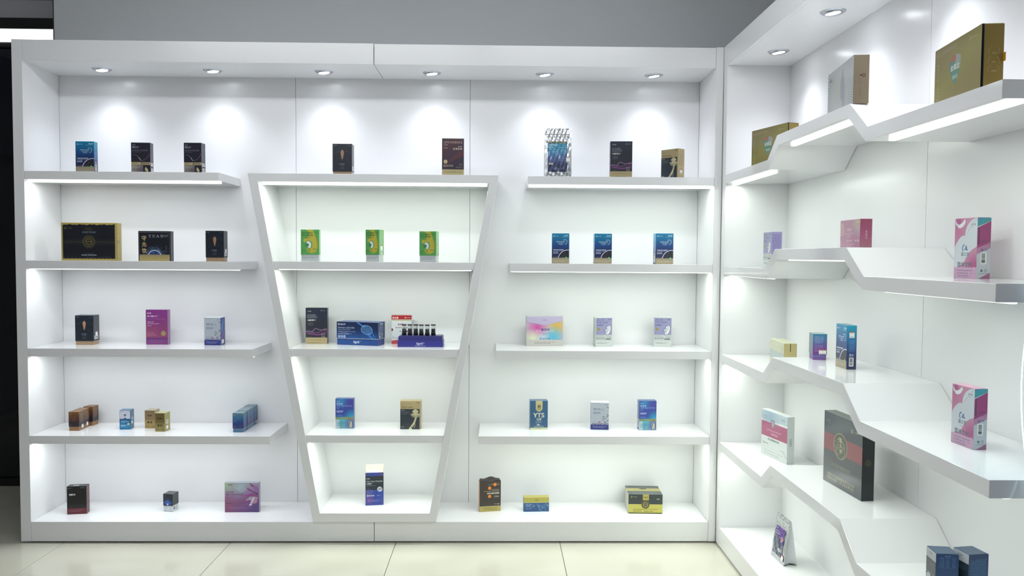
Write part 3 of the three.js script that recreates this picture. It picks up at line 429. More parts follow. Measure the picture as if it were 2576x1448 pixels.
// --- maroon carton
carton('life', 'maroon_carton', 'tall dark maroon carton with gold foot on the tapered frame', { front: face('life', 0.106, 0.181, (g, h) => {
  box(g, 0, 0, 100, h, grad(g, 0, 0, 100, h * 0.83, ['#2f2a35', '#4a2733', '#3a2a3c', '#33283a', '#2e2b33'])); curve(g, [[20, 120], [60, 60, 100, 52], [100, 80], [60, 90, 20, 120]], null, 0, '#562a36');
  T(g, 'LIFE ESSENCE', 7, 22, 12, '#c5ab95', { w: 86 }); T(g, 'SEA', 7, 33, 10, '#b59d8b', { w: 20 }); rowOfMarks(g, 7, 42, 20, 4, '#a8958a'); brandMark(g, 74, 34, 5, '#c5b09a'); zh(g, '生命臣海', 50, 42, 9.5, '#cbb697', 0.14);
  disc(g, 16, 106, 9, '#c8b483'); T(g, 'S', 13, 111, 12, '#6d5b3a'); zh(g, '固体饮料', 7, 119, 10, '#b9a48e', 0.1); T(g, 'D×10', 78, 122, 10, '#a8968c', { w: 14 }); rowOfMarks(g, 64, 128, 28, 2, '#8f7f78', 2, 4);
  box(g, 0, h * 0.825, 100, h * 0.2, '#b5a878'); rowOfMarks(g, 9, h * 0.885, 80, 3, '#6f6536', 2, 14);
}), all: card(0x2c2730) });
// --- dark wave cartons
const aiFront = face('ai', 0.107, 0.18, (g, h) => {
  box(g, 0, 0, 100, h, grad(g, 0, 0, 0, h * 0.83, ['#20283a', '#232632', '#2a2734'])); brandMark(g, 9, 13, 5, '#a9acb2'); logo(g, 70, 12, 5, '#a9acb2');
  T(g, 'AI SUPER', 8, 38, 10, '#9da0a6', { w: 38 }); T(g, 'ELASTICITY', 8, 48, 10, '#9da0a6', { w: 46 }); T(g, 'AI', 8, 61, 9.5, '#c8c4bc', { b: 1 }); zh(g, '超弹力', 17, 53, 8.6, '#c8c4bc', 0.13); T(g, 'TM', 43, 57, 4, '#a9acb2');
  rowOfMarks(g, 10, 70, 26, 1.8, '#7f838c', 3, 5);
  curve(g, [[0, 110], [20, 108, 34, 116], [60, 128, 84, 108], [95, 100, 100, 104], [100, 120], [60, 142, 0, 118]], null, 0, '#4a2c50'); curve(g, [[0, 110], [18, 106, 30, 114], [44, 88, 56, 100], [74, 108, 98, 100]], '#b79cc0', 1.5); curve(g, [[30, 112], [50, 120, 66, 112], [82, 96, 98, 98]], '#8c4f86', 2); curve(g, [[10, 116], [40, 128, 70, 124]], '#8d4a86', 2.4);
  zh(g, '固体', 72, 118, 9, '#8f8f8c', 0.1); zh(g, '饮料', 72, 130, 9, '#8f8f8c', 0.1); T(g, 'D×10', 8, 126, 9, '#6f6f78', { w: 14 }); rowOfMarks(g, 8, 134, 20, 2, '#5f5f68', 2, 4);
  box(g, 0, h * 0.825, 100, h * 0.2, '#ab9c74'); rowOfMarks(g, 8, h * 0.88, 82, 3, '#6f6238', 2, 14);
});
carton('ai1', 'wave_emblem_carton', 'dark carton with purple wave beside the silver pouch', { front: aiFront, all: card(0x23262f), bottom: card(0xab9c74) });
carton('ai2', 'wave_emblem_carton', 'dark carton with purple wave inside the tapered frame', { front: aiFront, all: card(0x23262f) });
// --- tan cartons with a root
const ginsFront = face('gins', 0.103, 0.143, (g, h) => {
  box(g, 0, 0, 100, h, '#a3946f'); T(g, 'GINSENG TISSUE', -8, 16, 9, '#857652', { w: 66 }); T(g, 'TABLETS', -8, 24, 8.5, '#857652', { w: 40 }); zh(g, '参组培不定根片', 5, 27, 7.4, '#6a5b38', 0.14); brandMark(g, 78, 5, 5, '#5a4d30');
  box(g, 0, h * 0.285, 94, h, '#2b333b'); rowOfMarks(g, 3, 45, 18, 2.6, '#b6b19c'); rowOfMarks(g, 3, 52, 40, 1.6, '#6d747a', 4, 4);
  const ink = '#b9b08c';
  for (const [x, y, r] of [[66, 52, 7], [74, 48, 8], [82, 52, 7], [74, 58, 6]]) disc(g, x, y, r, ink);
  for (let k = 0; k < 11; k++) { const a = 0.15 + k * 0.28; curve(g, [[75, 62], [75 + 18 * Math.cos(a) * 0.8, 60 + 10 * Math.sin(a), 75 + 24 * Math.cos(a), 62 + 20 * Math.sin(a)]], ink, 3); }
  curve(g, [[74, 74], [80, 78], [78, 98, 70, 112], [60, 126, 46, 134], [40, 138], [52, 122, 62, 108], [70, 94, 74, 74]], null, 0, ink);
  for (const d of [0, 7, 14]) curve(g, [[66 + d * 0.3, 106], [60 + d, 122, 44 + d * 1.7, 132]], '#d8d0a8', 1.6);
  disc(g, 50, h - 1, 7, '#cfd09a'); zh(g, '人参片', 3, h - 14, 5, '#c3beac', 0.13);
});
const ginsSide = face('ginsside', 0.049, 0.143, textSide('#b3a277', '#8a7b55'));
{ const t = carton('gins1', 'root_emblem_carton', 'tan and black carton with a root, turned, at the right shelf end', { front: ginsFront, right: ginsSide, all: card(0xa3946f) }); sideSticker(t, 'gins1', 0.23, 0.0165); }
carton('gins2', 'root_emblem_carton', 'tan and black carton with a root inside the tapered frame', { front: ginsFront, right: ginsSide, all: card(0xa3946f) });
// --- large gold framed carton
{ const t = carton('gold_big', 'gold_framed_carton', 'large black carton with gold frame and round emblem', { front: face('goldbig', 0.261, 0.183, (g, h) => {
  box(g, 0, 0, 100, h, '#a5934f'); g.beginPath(); g.moveTo(3, 3);
  for (let x = 3; x <= 97; x += 2) g.lineTo(x, 3.6 + 0.5 * Math.sin(x * 0.7) + 0.5 * Math.sin(x * 0.31)); for (let y = 3; y <= h - 3; y += 2) g.lineTo(97.4 + 0.25 * Math.sin(y), y); for (let x = 97; x >= 3; x -= 2) g.lineTo(x, h - 3.6 + 0.4 * Math.sin(x * 0.9)); g.closePath(); g.fillStyle = '#10131d'; g.fill();
  logo(g, 6, 10, 3.4, '#7d7448'); T(g, 'NREE', 50, 13, 5, '#5b5340', { f: 'serif', a: 'c' }); T(g, 'Solid Drink', 50, 19, 4.6, '#8d97a8', { f: 'serif', i: 1, a: 'c' });
  for (const x of [4, 62]) { g.strokeStyle = '#4d4731'; g.lineWidth = 0.4; g.strokeRect(x, h * 0.46, 34, h * 0.1); for (let k = 0; k < 9; k++) poly(g, [[x + 2 + k * 3.6, h * 0.51], [x + 3.4 + k * 3.6, h * 0.49], [x + 4.8 + k * 3.6, h * 0.51], [x + 3.4 + k * 3.6, h * 0.53]], '#4d4731'); }
  for (let k = 0; k < 32; k++) { const a = k * 0.19635, r = k % 2 ? 12.5 : 11; curve(g, [[50 + 9 * Math.cos(a), h / 2 + 9 * Math.sin(a)], [50 + r * Math.cos(a), h / 2 + r * Math.sin(a)]], '#7a6f44', 0.55); }
  disc(g, 50, h / 2, 9.4, '#1d1c1a', '#7a6f44', 0.6); for (let k = 0; k < 12; k++) { const a = k * 0.5236; poly(g, [[50 + 8.4 * Math.cos(a), h / 2 + 8.4 * Math.sin(a)], [50 + 5.4 * Math.cos(a + 0.26), h / 2 + 5.4 * Math.sin(a + 0.26)], [50 + 5.4 * Math.cos(a - 0.26), h / 2 + 5.4 * Math.sin(a - 0.26)]], '#5f5636'); }
  disc(g, 50, h / 2, 5, '#12131a', '#8a7d4c', 0.5); T(g, 'SOD', 50, h / 2 + 1.4, 4, '#8a7d4c', { a: 'c', f: 'serif', b: 1 });
  rowOfMarks(g, 42, h - 13, 16, 0.8, '#585c68'); T(g, 'Powder Solid Drink', 50, h - 9.3, 3, '#b9bfca', { b: 1, a: 'c' }); rowOfMarks(g, 42, h - 6.5, 17, 0.8, '#555a66'); rowOfMarks(g, 76, h - 7, 14, 0.7, '#44485a');
}, { coat: 0.6 }), all: card(0xa5934f, 0.4, 0.2) });
  const [, , , , w, h] = AT.gold_big; mesh('end_emblem', new THREE.CylinderGeometry(0.0105, 0.0105, 0.0006, 24).rotateZ(Math.PI / 2), card(0x8a7f55), t, [w / 2 + 0.0002, h / 2, 0.004]);
  mesh('tuck_edge', new RoundedBoxGeometry(0.001, h * 0.97, 0.004, 1, 0.0004), card(0x7d6a31), t, [w / 2 + 0.0003, h / 2, 0.021]); }
// --- YUAN carton
carton('yuan', 'night_sky_carton', 'wide black carton with glowing arc and gold foot', { front: face('yuan', 0.154, 0.145, (g, h) => {
  box(g, 0, 0, 100, h, '#12161f'); for (let k = 0; k < 900; k++) { const a = -3.1416 * rnd(), r = 20 + 19 * rnd() * rnd(); box(g, 50 + r * Math.cos(a), h * 0.85 + r * Math.sin(a), 0.9, 0.9, ['#2f4870', '#5d7aa8', '#223656', '#8ea9cc'][k % 4]); }
  disc(g, 50, h * 0.86, 20, '#1b2c5c', '#e6ecf6', 1.6); for (let k = 0; k < 160; k++) { const a = -3.1416 * rnd(), r = 18 * Math.sqrt(rnd()); box(g, 50 + r * Math.cos(a), h * 0.86 + r * Math.sin(a), 1.2, 1, ['#3f66a8', '#203b78', '#6c93c8'][k % 3]); }
  T(g, 'Y U A N', 32, 20, 12, '#b4b7bd', { f: 'serif', w: 46 }); rowOfMarks(g, 80, 12, 13, 2, '#9aa0aa', 2, 4); zh(g, '守元饮', 10, 15, 15, '#b5a072', 0.15, { down: 1, gap: 1.3 }); disc(g, 24, 44, 2.2, '#a4363a'); zh(g, '固体饮料', 84, 46, 4.6, '#596273', 0.1, { down: 1 });
  box(g, 0, h * 0.785, 97, h, '#a3935f'); T(g, 'SHOU YUAN DRINK', 8, h * 0.92, 8.5, '#8d7d4b', { w: 82 });
  g.strokeStyle = '#6b6478'; g.lineWidth = 1.4; g.strokeRect(3, 4, 94, h * 0.78); box(g, 97, 0, 3, h, '#171b24'); box(g, 0, 0, 3, h, '#171b24');
}, { coat: 0.7 }), all: card(0x171b24) }, {});
// --- green cartons
const greenFront = face('green', 0.085, 0.122, (g, h) => {
  box(g, 0, 0, 100, h, '#549a52'); const y1 = '#b3ab42', y2 = '#9c9530';
  curve(g, [[22, 0], [66, 0], [74, 30, 90, 62], [100, 96, 84, 124], [66, 142, 44, 130], [28, 118, 30, 102], [38, 112, 54, 108], [70, 92, 56, 66], [42, 58, 30, 66], [16, 78, 14, 66], [10, 50, 34, 48], [48, 36, 48, 20], [40, 6, 22, 0]], null, 0, y1); curve(g, [[66, 0], [76, 30, 92, 64], [100, 96, 86, 120], [92, 80, 78, 40], [66, 0]], null, 0, y2); curve(g, [[30, 104], [36, 114, 52, 110], [54, 130], [38, 128, 30, 104]], null, 0, y2);
  curve(g, [[28, 74], [36, 60, 50, 68], [64, 84, 52, 106], [42, 108, 36, 98], [46, 84, 28, 74]], '#4a7b3c', 1.6, '#d9dcdc'); disc(g, 34, 88, 9, '#3f8a5c', '#2f6f46', 2); rowOfMarks(g, 28, 87, 12, 2.4, '#1f5a36');
  T(g, 'NOT WORRY', 4, 24, 12, '#3f4a1e', { w: 62, b: 1 }); T(g, 'FREE', 4, 37, 12, '#3f5a22', { w: 28, b: 1 }); zh(g, '养立健', 36, 28, 9, '#3f5320', 0.15); brandMark(g, 76, 17, 5, '#2f5a2c'); rowOfMarks(g, 24, 44, 30, 2.4, '#5a5a1e', 2, 6); zh(g, '固体', 6, 114, 8, '#3a7a3c', 0.1); zh(g, '饮料', 6, 125, 8, '#3a7a3c', 0.1); rowOfMarks(g, 68, 110, 20, 3.4, '#4a4a18'); logo(g, 66, 111, 5, '#4a4a18'); rowOfMarks(g, 56, 126, 22, 1.6, '#6e6a22', 2, 4);
}, { coat: 0.5 });
const greenSide = face('greenside', 0.06, 0.122, (g, h) => { box(g, 0, 0, 100, h, '#5aa14a'); box(g, 16, 6, 68, h - 12, '#86b878'); rowOfMarks(g, 22, 14, 54, 4, '#4b7d40', 13, 9); });
const silverBase = face('silverbase', 0.085, 0.034, (g, h) => { box(g, 0, 0, 100, h, '#aeb3b6'); rowOfMarks(g, 6, h * 0.42, 86, 3, '#7c8286', 2, 7); });
const green = { base: { all: silverBase, top: card(0xb4b8ba), right: card(0xc2cac6) }, lid: { front: greenFront, right: greenSide, all: card(0x4f9a4c) } };
carton('green1', 'green_carton', 'green and yellow carton, left of three in the tapered frame', green, { split: 0.21 });
{ const t = carton('green2', 'green_carton', 'bright green and yellow carton with sticker, middle of three in the frame', green, { split: 0.22 }); sideSticker(t, 'green2', 0.44, 0.022); sideSticker(t, 'green2', 0.3, 0.022, true); }
carton('green3', 'green_carton', 'green and yellow carton, right of three in the tapered frame', green, { split: 0.215 });
// --- magenta carton
carton('magenta', 'magenta_carton', 'tall magenta carton with gold seal on the left shelf', { front: face('magenta', 0.108, 0.175, (g, h) => {
  box(g, 0, 0, 100, h, grad(g, 0, 0, 60, h * 0.85, ['#6d2c6d', '#71306e', '#7a3a68', '#843f68'])); blob(g, 4, 110, 70, '#93505f99'); box(g, 0, h * 0.8, 100, h, '#673070'); box(g, 0, h * 0.8, 100, h, grad(g, 0, h * 0.8, 0, h, ['#63306c', '#7d3a78']));
  brandMark(g, 6, 13, 5.5, '#dccbe0'); zh(g, '活力巢', 6, 25, 8.5, '#cdb7cf', 0.12); T(g, 'MAX', 34, 33, 9, '#cdb7cf', { w: 18 }); T(g, 'TM', 53, 28, 4, '#cdb7cf'); T(g, 'VITALITY NEST MAX', 6, 46, 9, '#8d5a8c', { w: 84 }); rowOfMarks(g, 8, 54, 28, 2.4, '#d3c0d6', 2, 5); rowOfMarks(g, 8, 64, 54, 2.2, '#d3c0d6'); logo(g, 8, 74, 4.4, '#dccbe0');
  disc(g, 80, 110, 11, '#97865e', '#877650', 1); curve(g, [[74, 114], [80, 104, 86, 106]], '#7a6a46', 1.4); rowOfMarks(g, 8, 104, 32, 2, '#a06a88', 2, 5); zh(g, '固体饮料', 6, 112, 9.5, '#a8748a', 0.08); rowOfMarks(g, 6, h * 0.87, 86, 2.4, '#96649a', 2, 8);
}), right: card(0x8d5f8d), top: card(0x6a2f68), all: card(0x6d2c6d) });
// --- grey blue cartons with rods
const collFront = face('coll', 0.087, 0.139, (g, h) => {
  box(g, 0, 0, 100, h, '#9fa6ae'); rowOfMarks(g, 12, 6, 34, 2, '#5f6b80'); brandMark(g, 78, 10, 5, '#6b7686'); zh(g, '胶原三肽', 14, 34, 8.5, '#55627a', 0.13); T(g, '(CTP)', 52, 42, 9, '#55627a', { w: 22 }); rowOfMarks(g, 14, 48, 62, 1.8, '#6b7690'); zh(g, '固体饮料', 14, 56, 9, '#5a6780', 0.13); rowOfMarks(g, 14, 70, 28, 1.8, '#6b7690');
  for (const [x, y, a] of [[70, 84, -0.6], [93, 80, -0.5], [78, 92, 0.3], [68, 100, 0.6], [95, 72, 0.6], [95, 28, 0.5], [94, 106, -0.3]]) { g.save(); g.translate(x, y); g.rotate(a); box(g, -6, -1.6, 12, 3.2, '#3f4b60'); g.restore(); }
  rowOfMarks(g, 10, 112, 28, 1.8, '#4d566e'); for (const x of [15, 33, 63, 92]) disc(g, x, 130, 7.5, null, '#4b4f70', 3.4);
  for (const [x, c] of [[44, '#5b2f55'], [51, '#7a3450'], [75, '#5b2f55'], [82, '#4b4f70']]) box(g, x, 110, 3, 22, c);
  box(g, 0, h * 0.81, 100, h, '#262f72'); rowOfMarks(g, 10, h * 0.87, 78, 2.6, '#a9b2da', 2, 7);
});
const collSide = face('collside', 0.051, 0.139, (g, h) => { box(g, 0, 0, 100, h, '#22307c'); curve(g, [[60, 0], [80, 90, 30, 140], [0, 150], [10, 100, 60, 0]], null, 0, '#2f74b0'); curve(g, [[90, 90], [60, 180, 30, 210], [20, 190, 90, 90]], null, 0, '#94579c'); curve(g, [[14, 200], [30, 230, 20, 270], [4, 270], [14, 200]], null, 0, '#6fa3cc'); });
{ const t = carton('collagen1', 'rod_pattern_carton', 'grey and blue carton with bright blue side on the left shelf', { front: collFront, right: collSide, top: card(0xd5dade), all: card(0x2a3470) }); sideSticker(t, 'collagen1', 0.14, 0.019); }
carton('collagen2', 'rod_pattern_carton', 'grey and blue carton with white top on the right shelf', { front: collFront, right: collSide, top: card(0xd5dade), all: card(0x2a3470) });
// --- wide blue carton with a brain drawing
const ogFront = face('og', 0.225, 0.084, (g, h) => {
  box(g, 0, 0, 100, h, grad(g, 0, 0, 0, h, ['#162243', '#172a55', '#1c4f94'])); for (let k = 0; k < 120; k++) box(g, rnd() * 100, h * (0.7 + 0.3 * rnd()), 0.5, 0.5, '#4f86c4');
  disc(g, 5, 5.5, 1.6, null, '#ccd4e2', 0.9); T(g, 'Ogerli', 8, 7, 4.6, '#c5cede', { b: 1 }); T(g, 'Nervonic acid & DHA', 3.5, 14.5, 4.8, '#b9c3d6', { f: 'serif', w: 40 }); T(g, 'Solid oil formulation', 3.5, 18.5, 3, '#9fadc6', { w: 30 }); rowOfMarks(g, 3.5, 21, 42, 0.9, '#c5cede'); rowOfMarks(g, 3.5, 23, 24, 0.7, '#8fa0be'); rowOfMarks(g, 3.5, 25.4, 33, 0.8, '#c5cede', 2, 1.6); for (const x of [6, 12.5, 19]) { disc(g, x, 32.4, 2.6, '#d5dde8'); disc(g, x, 32.4, 1.5, '#1c4f94'); }
  const ln = '#4f8fd6'; for (let k = 0; k < 14; k++) { const a = k / 13; curve(g, [[50 + a * 16, 1 + a * 9 + 1.5], [53 + a * 16, 0.5 + a * 9 - 1.6 + 2]], ln, 0.6); curve(g, [[78 + a * 12, 24 + a * 12], [74 + a * 12, 27 + a * 11]], ln, 0.6); }
  curve(g, [[50, 1], [60, 6, 66, 10]], ln, 0.9); curve(g, [[86, 22], [92, 32, 94, 37]], ln, 0.9);
  g.save(); g.translate(73, 17); g.rotate(0.25); g.beginPath(); g.ellipse(0, 0, 13.5, 9.5, 0, 0, 6.2832); g.strokeStyle = '#7fb4ea'; g.lineWidth = 1; g.stroke(); for (let k = -3; k <= 3; k++) curve(g, [[-12 + Math.abs(k), k * 2.6], [-5, k * 2.6 - 3, 0, k * 2.4], [6, k * 2.4 + 3, 12 - Math.abs(k), k * 2.4]], '#6aa2dc', 0.8); g.restore();
}, { coat: 0.5 });
const ogBase = face('ogbase', 0.225, 0.033, (g, h) => { box(g, 0, 0, 100, h, '#1b4488'); box(g, 0, 0, 100, 1, '#1a2030'); for (let k = 0; k < 160; k++) box(g, rnd() * 100, rnd() * h, 0.5, 0.5, ['#4a80c2', '#2c60a6'][k % 2]); T(g, 'Ogerli', 40, 10.4, 7, '#d7deea', { b: 1, w: 15 }); disc(g, 57.5, 6, 0.8, null, '#d7deea', 0.4); });
const ogSide = face('ogside', 0.084, 0.084, (g, h) => { box(g, 0, 0, 100, h, '#1a2a57'); T(g, 'Ogerli', 32, 16, 14, '#c5cede', { b: 1, w: 40 }); rowOfMarks(g, 12, 24, 70, 3, '#8d98b4', 7, 6); g.strokeStyle = '#b4bcca'; g.lineWidth = 2; g.strokeRect(12, 66, 64, 8); disc(g, 26, 86, 8, '#c5cede'); disc(g, 60, 86, 8, null, '#c5cede', 3); });
{ const t = carton('ogerli', 'blue_brain_carton', 'wide dark blue carton with a glowing brain drawing', { base: { front: ogBase, all: card(0x1b3f80) }, lid: { front: ogFront, right: ogSide, top: card(0x3f568c), all: card(0x1a2a57) } }, { split: 0.27 });
  const [, , , , w, h, d] = AT.ogerli; mesh('silver_edge', new RoundedBoxGeometry(w + 0.001, 0.0026, d + 0.001, 1, 0.0006), card(0xb6b4b6, 0.3, 0.4), t, [0, h * 0.27 + 0.0015, 0]); }
// --- red and white carton
carton('bloodred', 'red_white_carton', 'white carton with red top band behind the vial tray', { front: face('blood', 0.102, 0.146, (g, h) => {
  box(g, 0, 0, 100, h, '#ccd3d6'); box(g, 0, 0, 100, 20, '#a3272c'); box(g, 0, 21.5, 100, 4, '#b49a4a'); zh(g, '伊立健', 4, 7, 9, '#ecdcdc', 0.16); logo(g, 66, 11, 7, '#f0e4e4'); zh(g, '血活健', 32, 41, 8, '#8f3a34', 0.17, { gap: 1.15 }); T(g, 'BLOOD', 20, 64, 8.5, '#8a4a48', { w: 30, b: 1 }); T(g, 'ACTIVE', 54, 64, 8.5, '#8a4a48', { w: 32, b: 1 });
  disc(g, 1, 72, 7, '#7a1f2c'); disc(g, 44, 80, 2.6, '#3a3a44'); box(g, 72, 76, 8, 8, '#6a2a2a'); rowOfMarks(g, 12, 110, 26, 2.6, '#7f8892', 2, 5); curve(g, [[6, 116], [2, 104, 8, 106], [12, 110, 8, 118]], '#b4848c', 1.6);
  curve(g, [[0, h], [0, 128], [50, 116, 100, 128], [100, h]], null, 0, '#b63f42');
}), right: card(0xb9bcb6), top: card(0xb25254), all: card(0xccd3d6) });
// --- vial tray and six vials
{
  const [x, y, z] = AT.tray, w = 0.224, d = 0.09, purple = card(0x2e2f78, 0.5);
  const t = thing('vial_tray', 'purple cardboard tray holding six small vials', 'tray', [x, y, z]);
  const front = face('tray', w, 0.03, (g, h) => { box(g, 0, 0, 100, h, '#33348a'); T(g, 'Ogerli', 41, 8, 6.4, '#e3e5f2', { b: 1, w: 15 }); disc(g, 58, 4, 0.7, null, '#e3e5f2', 0.4); rowOfMarks(g, 38.5, 10.4, 23, 1.1, '#d5d7ec'); });
  const [g1, m1] = solid(w, 0.03, d, [purple, purple, purple, purple, front, purple]); mesh('tray_base', g1, m1, t, [0, 0.015, 0]);
  mesh('tray_sleeve', new RoundedBoxGeometry(w - 0.006, 0.0215, d - 0.005, 1, 0.0008), purple, t, [0, 0.0405, 0]);
  const lipMat = card(0x24255f, 0.5);
  mesh('insert', new RoundedBoxGeometry(w - 0.012, 0.004, d - 0.012, 1, 0.001), lipMat, t, [0, 0.0525, 0]);
  const glass = P(0xe9ecec, 0.06, { transmission: 1, thickness: 0.01, ior: 1.3 }), capMat = P(0x1a1517, 0.35), liquid = P(0x4a4c52, 0.5), foot = P(0x15161f, 0.5);
  const lathe = (pts) => new THREE.LatheGeometry(pts.map((p) => new THREE.Vector2(...p)), 28);
  const G = [lathe([[0, 0], [0.0098, 0], [0.0102, 0.001], [0.0102, 0.033], [0.0095, 0.035], [0, 0.035]]), lathe([[0, 0.0345], [0.0118, 0.0345], [0.0122, 0.0355], [0.0122, 0.0388], [0.0116, 0.04], [0, 0.04]]), lathe([[0, 0.0005], [0.0092, 0.0005], [0.0092, 0.0185], [0, 0.0185]]), lathe([[0, -0.014], [0.0112, -0.014], [0.0116, -0.001], [0.0108, 0.001], [0, 0.001]])];
  const names = ['first', 'second', 'third', 'fourth', 'fifth', 'sixth'];
  [-0.0855, -0.0565, -0.0272, 0.0013, 0.031, 0.0598].forEach((dx, k) => {
    const v = thing('glass_vial', 'small clear vial with black cap, ' + names[k] + ' from the left in the purple tray', 'vial', [x + dx, y + 0.0685, z - 0.004 + (k === 3 || k === 4 ? 0.012 : 0)], 0, 'vials in the purple tray');
    mesh('foot', G[3], foot, v); mesh('powder', G[2], liquid, v); mesh('glass', G[0], glass, v); mesh('cap', G[1], capMat, v);
  });
}
// --- iridescent envelope carton
{ const t = carton('yuguang', 'iridescent_carton', 'wide iridescent pastel carton with an envelope flap', { front: face('yuguang', 0.188, 0.152, (g, h) => {
  box(g, 0, 0, 100, h, '#b7aeb8'); blob(g, 30, 30, 34, '#c2549aff'); blob(g, 84, 26, 34, '#c9a54cff'); blob(g, 74, 56, 32, '#52b0d0ff'); blob(g, 18, 60, 28, '#d6dcb8ff'); blob(g, 46, 60, 20, '#b6cfdcff');
  T(g, 'YUGUANGYI', 26, 43, 8, '#d8c3d6', { f: 'serif', w: 50 }); zh(g, '御光衣', 40, 33, 7.4, '#3f4a72', 0.12); rowOfMarks(g, 44, 47, 14, 1, '#5a7a96', 2, 2.4); zh(g, '固体饮料', 36, 58, 6.8, '#4f7f9c', 0.1); rowOfMarks(g, 71, 62.4, 24, 1.4, '#3c8aa0');
  box(g, 0, h * 0.79, 100, h, '#bdbab4'); rowOfMarks(g, 22, h * 0.865, 56, 1.8, '#8a8a84', 2, 3.4);
}, { r: 0.22, coat: 0.8 }), left: card(0xb3b8b2), top: card(0xb9c2bb), all: card(0xb7b9b8) });
  const [, , , , w, h, d] = AT.yuguang, s = new THREE.Shape([[-w / 2 + 0.002, 0], [w / 2 - 0.002, 0], [w / 2 - 0.002, -0.02], [w / 2 - 0.01, -0.026], [0, -0.047], [-w / 2 + 0.01, -0.03], [-w / 2 + 0.002, -0.022]].map((p) => new THREE.Vector2(...p)));
  mesh('envelope_flap', new THREE.ExtrudeGeometry(s, { depth: 0.0008, bevelEnabled: false }), P(0xb3a9c4, 0.2, { clearcoat: 0.8, clearcoatRoughness: 0.1, iridescence: 0.4 }), t, [0, h - 0.0005, d / 2 + 0.0002]);
  const f = face('flapmark', 0.03, 0.012, (g, hh) => { box(g, 0, 0, 100, hh, '#b3a9c4'); brandMark(g, 10, 2, 22, '#5a4f86'); }); label3(t, 'flap_print', 0.024, 0.0096, f, [0, h - 0.022, d / 2 + 0.0012]); }
// --- lilac cartons with a white oval
const jinFront = face('jin', 0.089, 0.149, (g, h) => {
  box(g, 0, 0, 100, h, '#b3b9b8'); box(g, 3, 2, 95, h * 0.585, '#8b8bab'); T(g, 'JIN PI', 7, 19, 13, '#454a6e', { w: 44 }); T(g, 'PEPTIDE', 7, 33, 13, '#454a6e', { w: 66 }); zh(g, '金脾肽', 7, 38, 11, '#5a5f86', 0.13); T(g, 'TM', 47, 43, 4.5, '#5a5f86'); brandMark(g, 74, 9, 5.4, '#454a6e'); disc(g, 18, 67, 9, '#9a8c56', '#857745', 1); curve(g, [[15, 68], [20, 60, 22, 68], [18, 74, 16, 70]], '#5d522c', 1.6); logo(g, 7, 91, 4, '#454a6e');
  g.save(); g.translate(76, 73); g.rotate(0.3); g.beginPath(); g.ellipse(0, 0, 14.5, 29, 0, 0, 6.2832); g.fillStyle = '#d3d6d2'; g.fill(); g.strokeStyle = '#545a80'; g.lineWidth = 2.4; g.stroke(); curve(g, [[-4, -22], [8, -4, -2, 4], [-8, 14, 2, 22]], '#545a80', 2); g.restore();
  curve(g, [[52, 72], [66, 66], [72, 64], [66, 76], [64, 82], [60, 78], [52, 72]], '#545a80', 2.2, '#d3d6d2');
  rowOfMarks(g, 6, 103, 42, 2, '#7f8684', 2, 4.6); zh(g, '固体饮料', 5, 114, 11.5, '#6a716e', 0.09); T(g, 'D×10', 70, 118, 10, '#5a605e', { w: 22 }); box(g, 60, 122, 32, 4.4, '#2f3f38'); box(g, 3, h * 0.79, 95, 1, '#9aa19e'); box(g, 3, h * 0.795, 95, h * 0.2, '#c3c9c6'); rowOfMarks(g, 8, h * 0.85, 76, 2.8, '#5f6663', 2, 6.4);
});
const jinSide = face('jinside', 0.05, 0.149, (g, h) => { box(g, 0, 0, 100, h, '#9c95c2'); rowOfMarks(g, 10, h * 0.07, 78, 4.4, '#5f5590', 22, h * 0.027); box(g, 0, h * 0.62, 100, h, '#b9bfbc'); });
const jinLeft = face('jinleft', 0.05, 0.149, (g, h) => { box(g, 0, 0, 100, h, '#9aa5a6'); rowOfMarks(g, 26, h * 0.06, 52, 4, '#7d898c', 14, h * 0.035); barcode(g, 20, h * 0.78, 60, h * 0.1); });
const jin = { front: jinFront, right: jinSide, left: jinLeft, top: card(0xc3cfc8), all: card(0xb3b9b8) };
carton('jinpi1', 'lilac_oval_carton', 'lilac and white oval carton showing its side, middle of the right shelf', jin);
carton('jinpi2', 'lilac_oval_carton', 'lilac and white oval carton facing front near the corner post', jin);
carton('r_jinpi', 'lilac_oval_carton', 'lilac oval carton partly hidden by the zigzag shelf step', jin);
// --- small bronze cartons
const bronzeFront = face('bronze', 0.05, 0.074, (g, h) => { box(g, 0, 0, 100, h, grad(g, 0, 0, 0, h, ['#7a5630', '#5f3d24', '#4a2a20', '#2c2028', '#241c24'])); rowOfMarks(g, 6, 14, 30, 5, '#a58a64', 2, 16); rowOfMarks(g, 6, 46, 60, 3, '#8d6f50', 4, 13); disc(g, 60, 74, 16, null, '#7f5138', 1.6); disc(g, 60, 74, 9, null, '#7f5138', 1.2); rowOfMarks(g, 4, h - 16, 22, 6, '#6d6468'); });
const bronzeSide = face('bronzeside', 0.053, 0.074, (g, h) => { box(g, 0, 0, 100, h, grad(g, 0, 0, 0, h, ['#7a5630', '#5f3d24', '#4a2a20', '#2c2028', '#241c24'])); rowOfMarks(g, 16, h * 0.16, 66, 4, '#a58f68', 8, h * 0.075); });
const bronzeBase = card(0x8f6a45);
['bronze1', 'bronze2', 'bronze3'].forEach((k, i) => { const t = carton(k, 'bronze_carton', 'small bronze carton, ' + ['front', 'middle', 'rear'][i] + ' one of the bronze row', { base: { all: bronzeBase }, lid: { front: bronzeFront, right: bronzeSide, top: card(0x7a5630), all: card(0x5f3d24) } }, { split: 0.22 }); if (i < 2) sideSticker(t, k, 0.21, 0.016, false, i ? 0.002 : -0.004); });
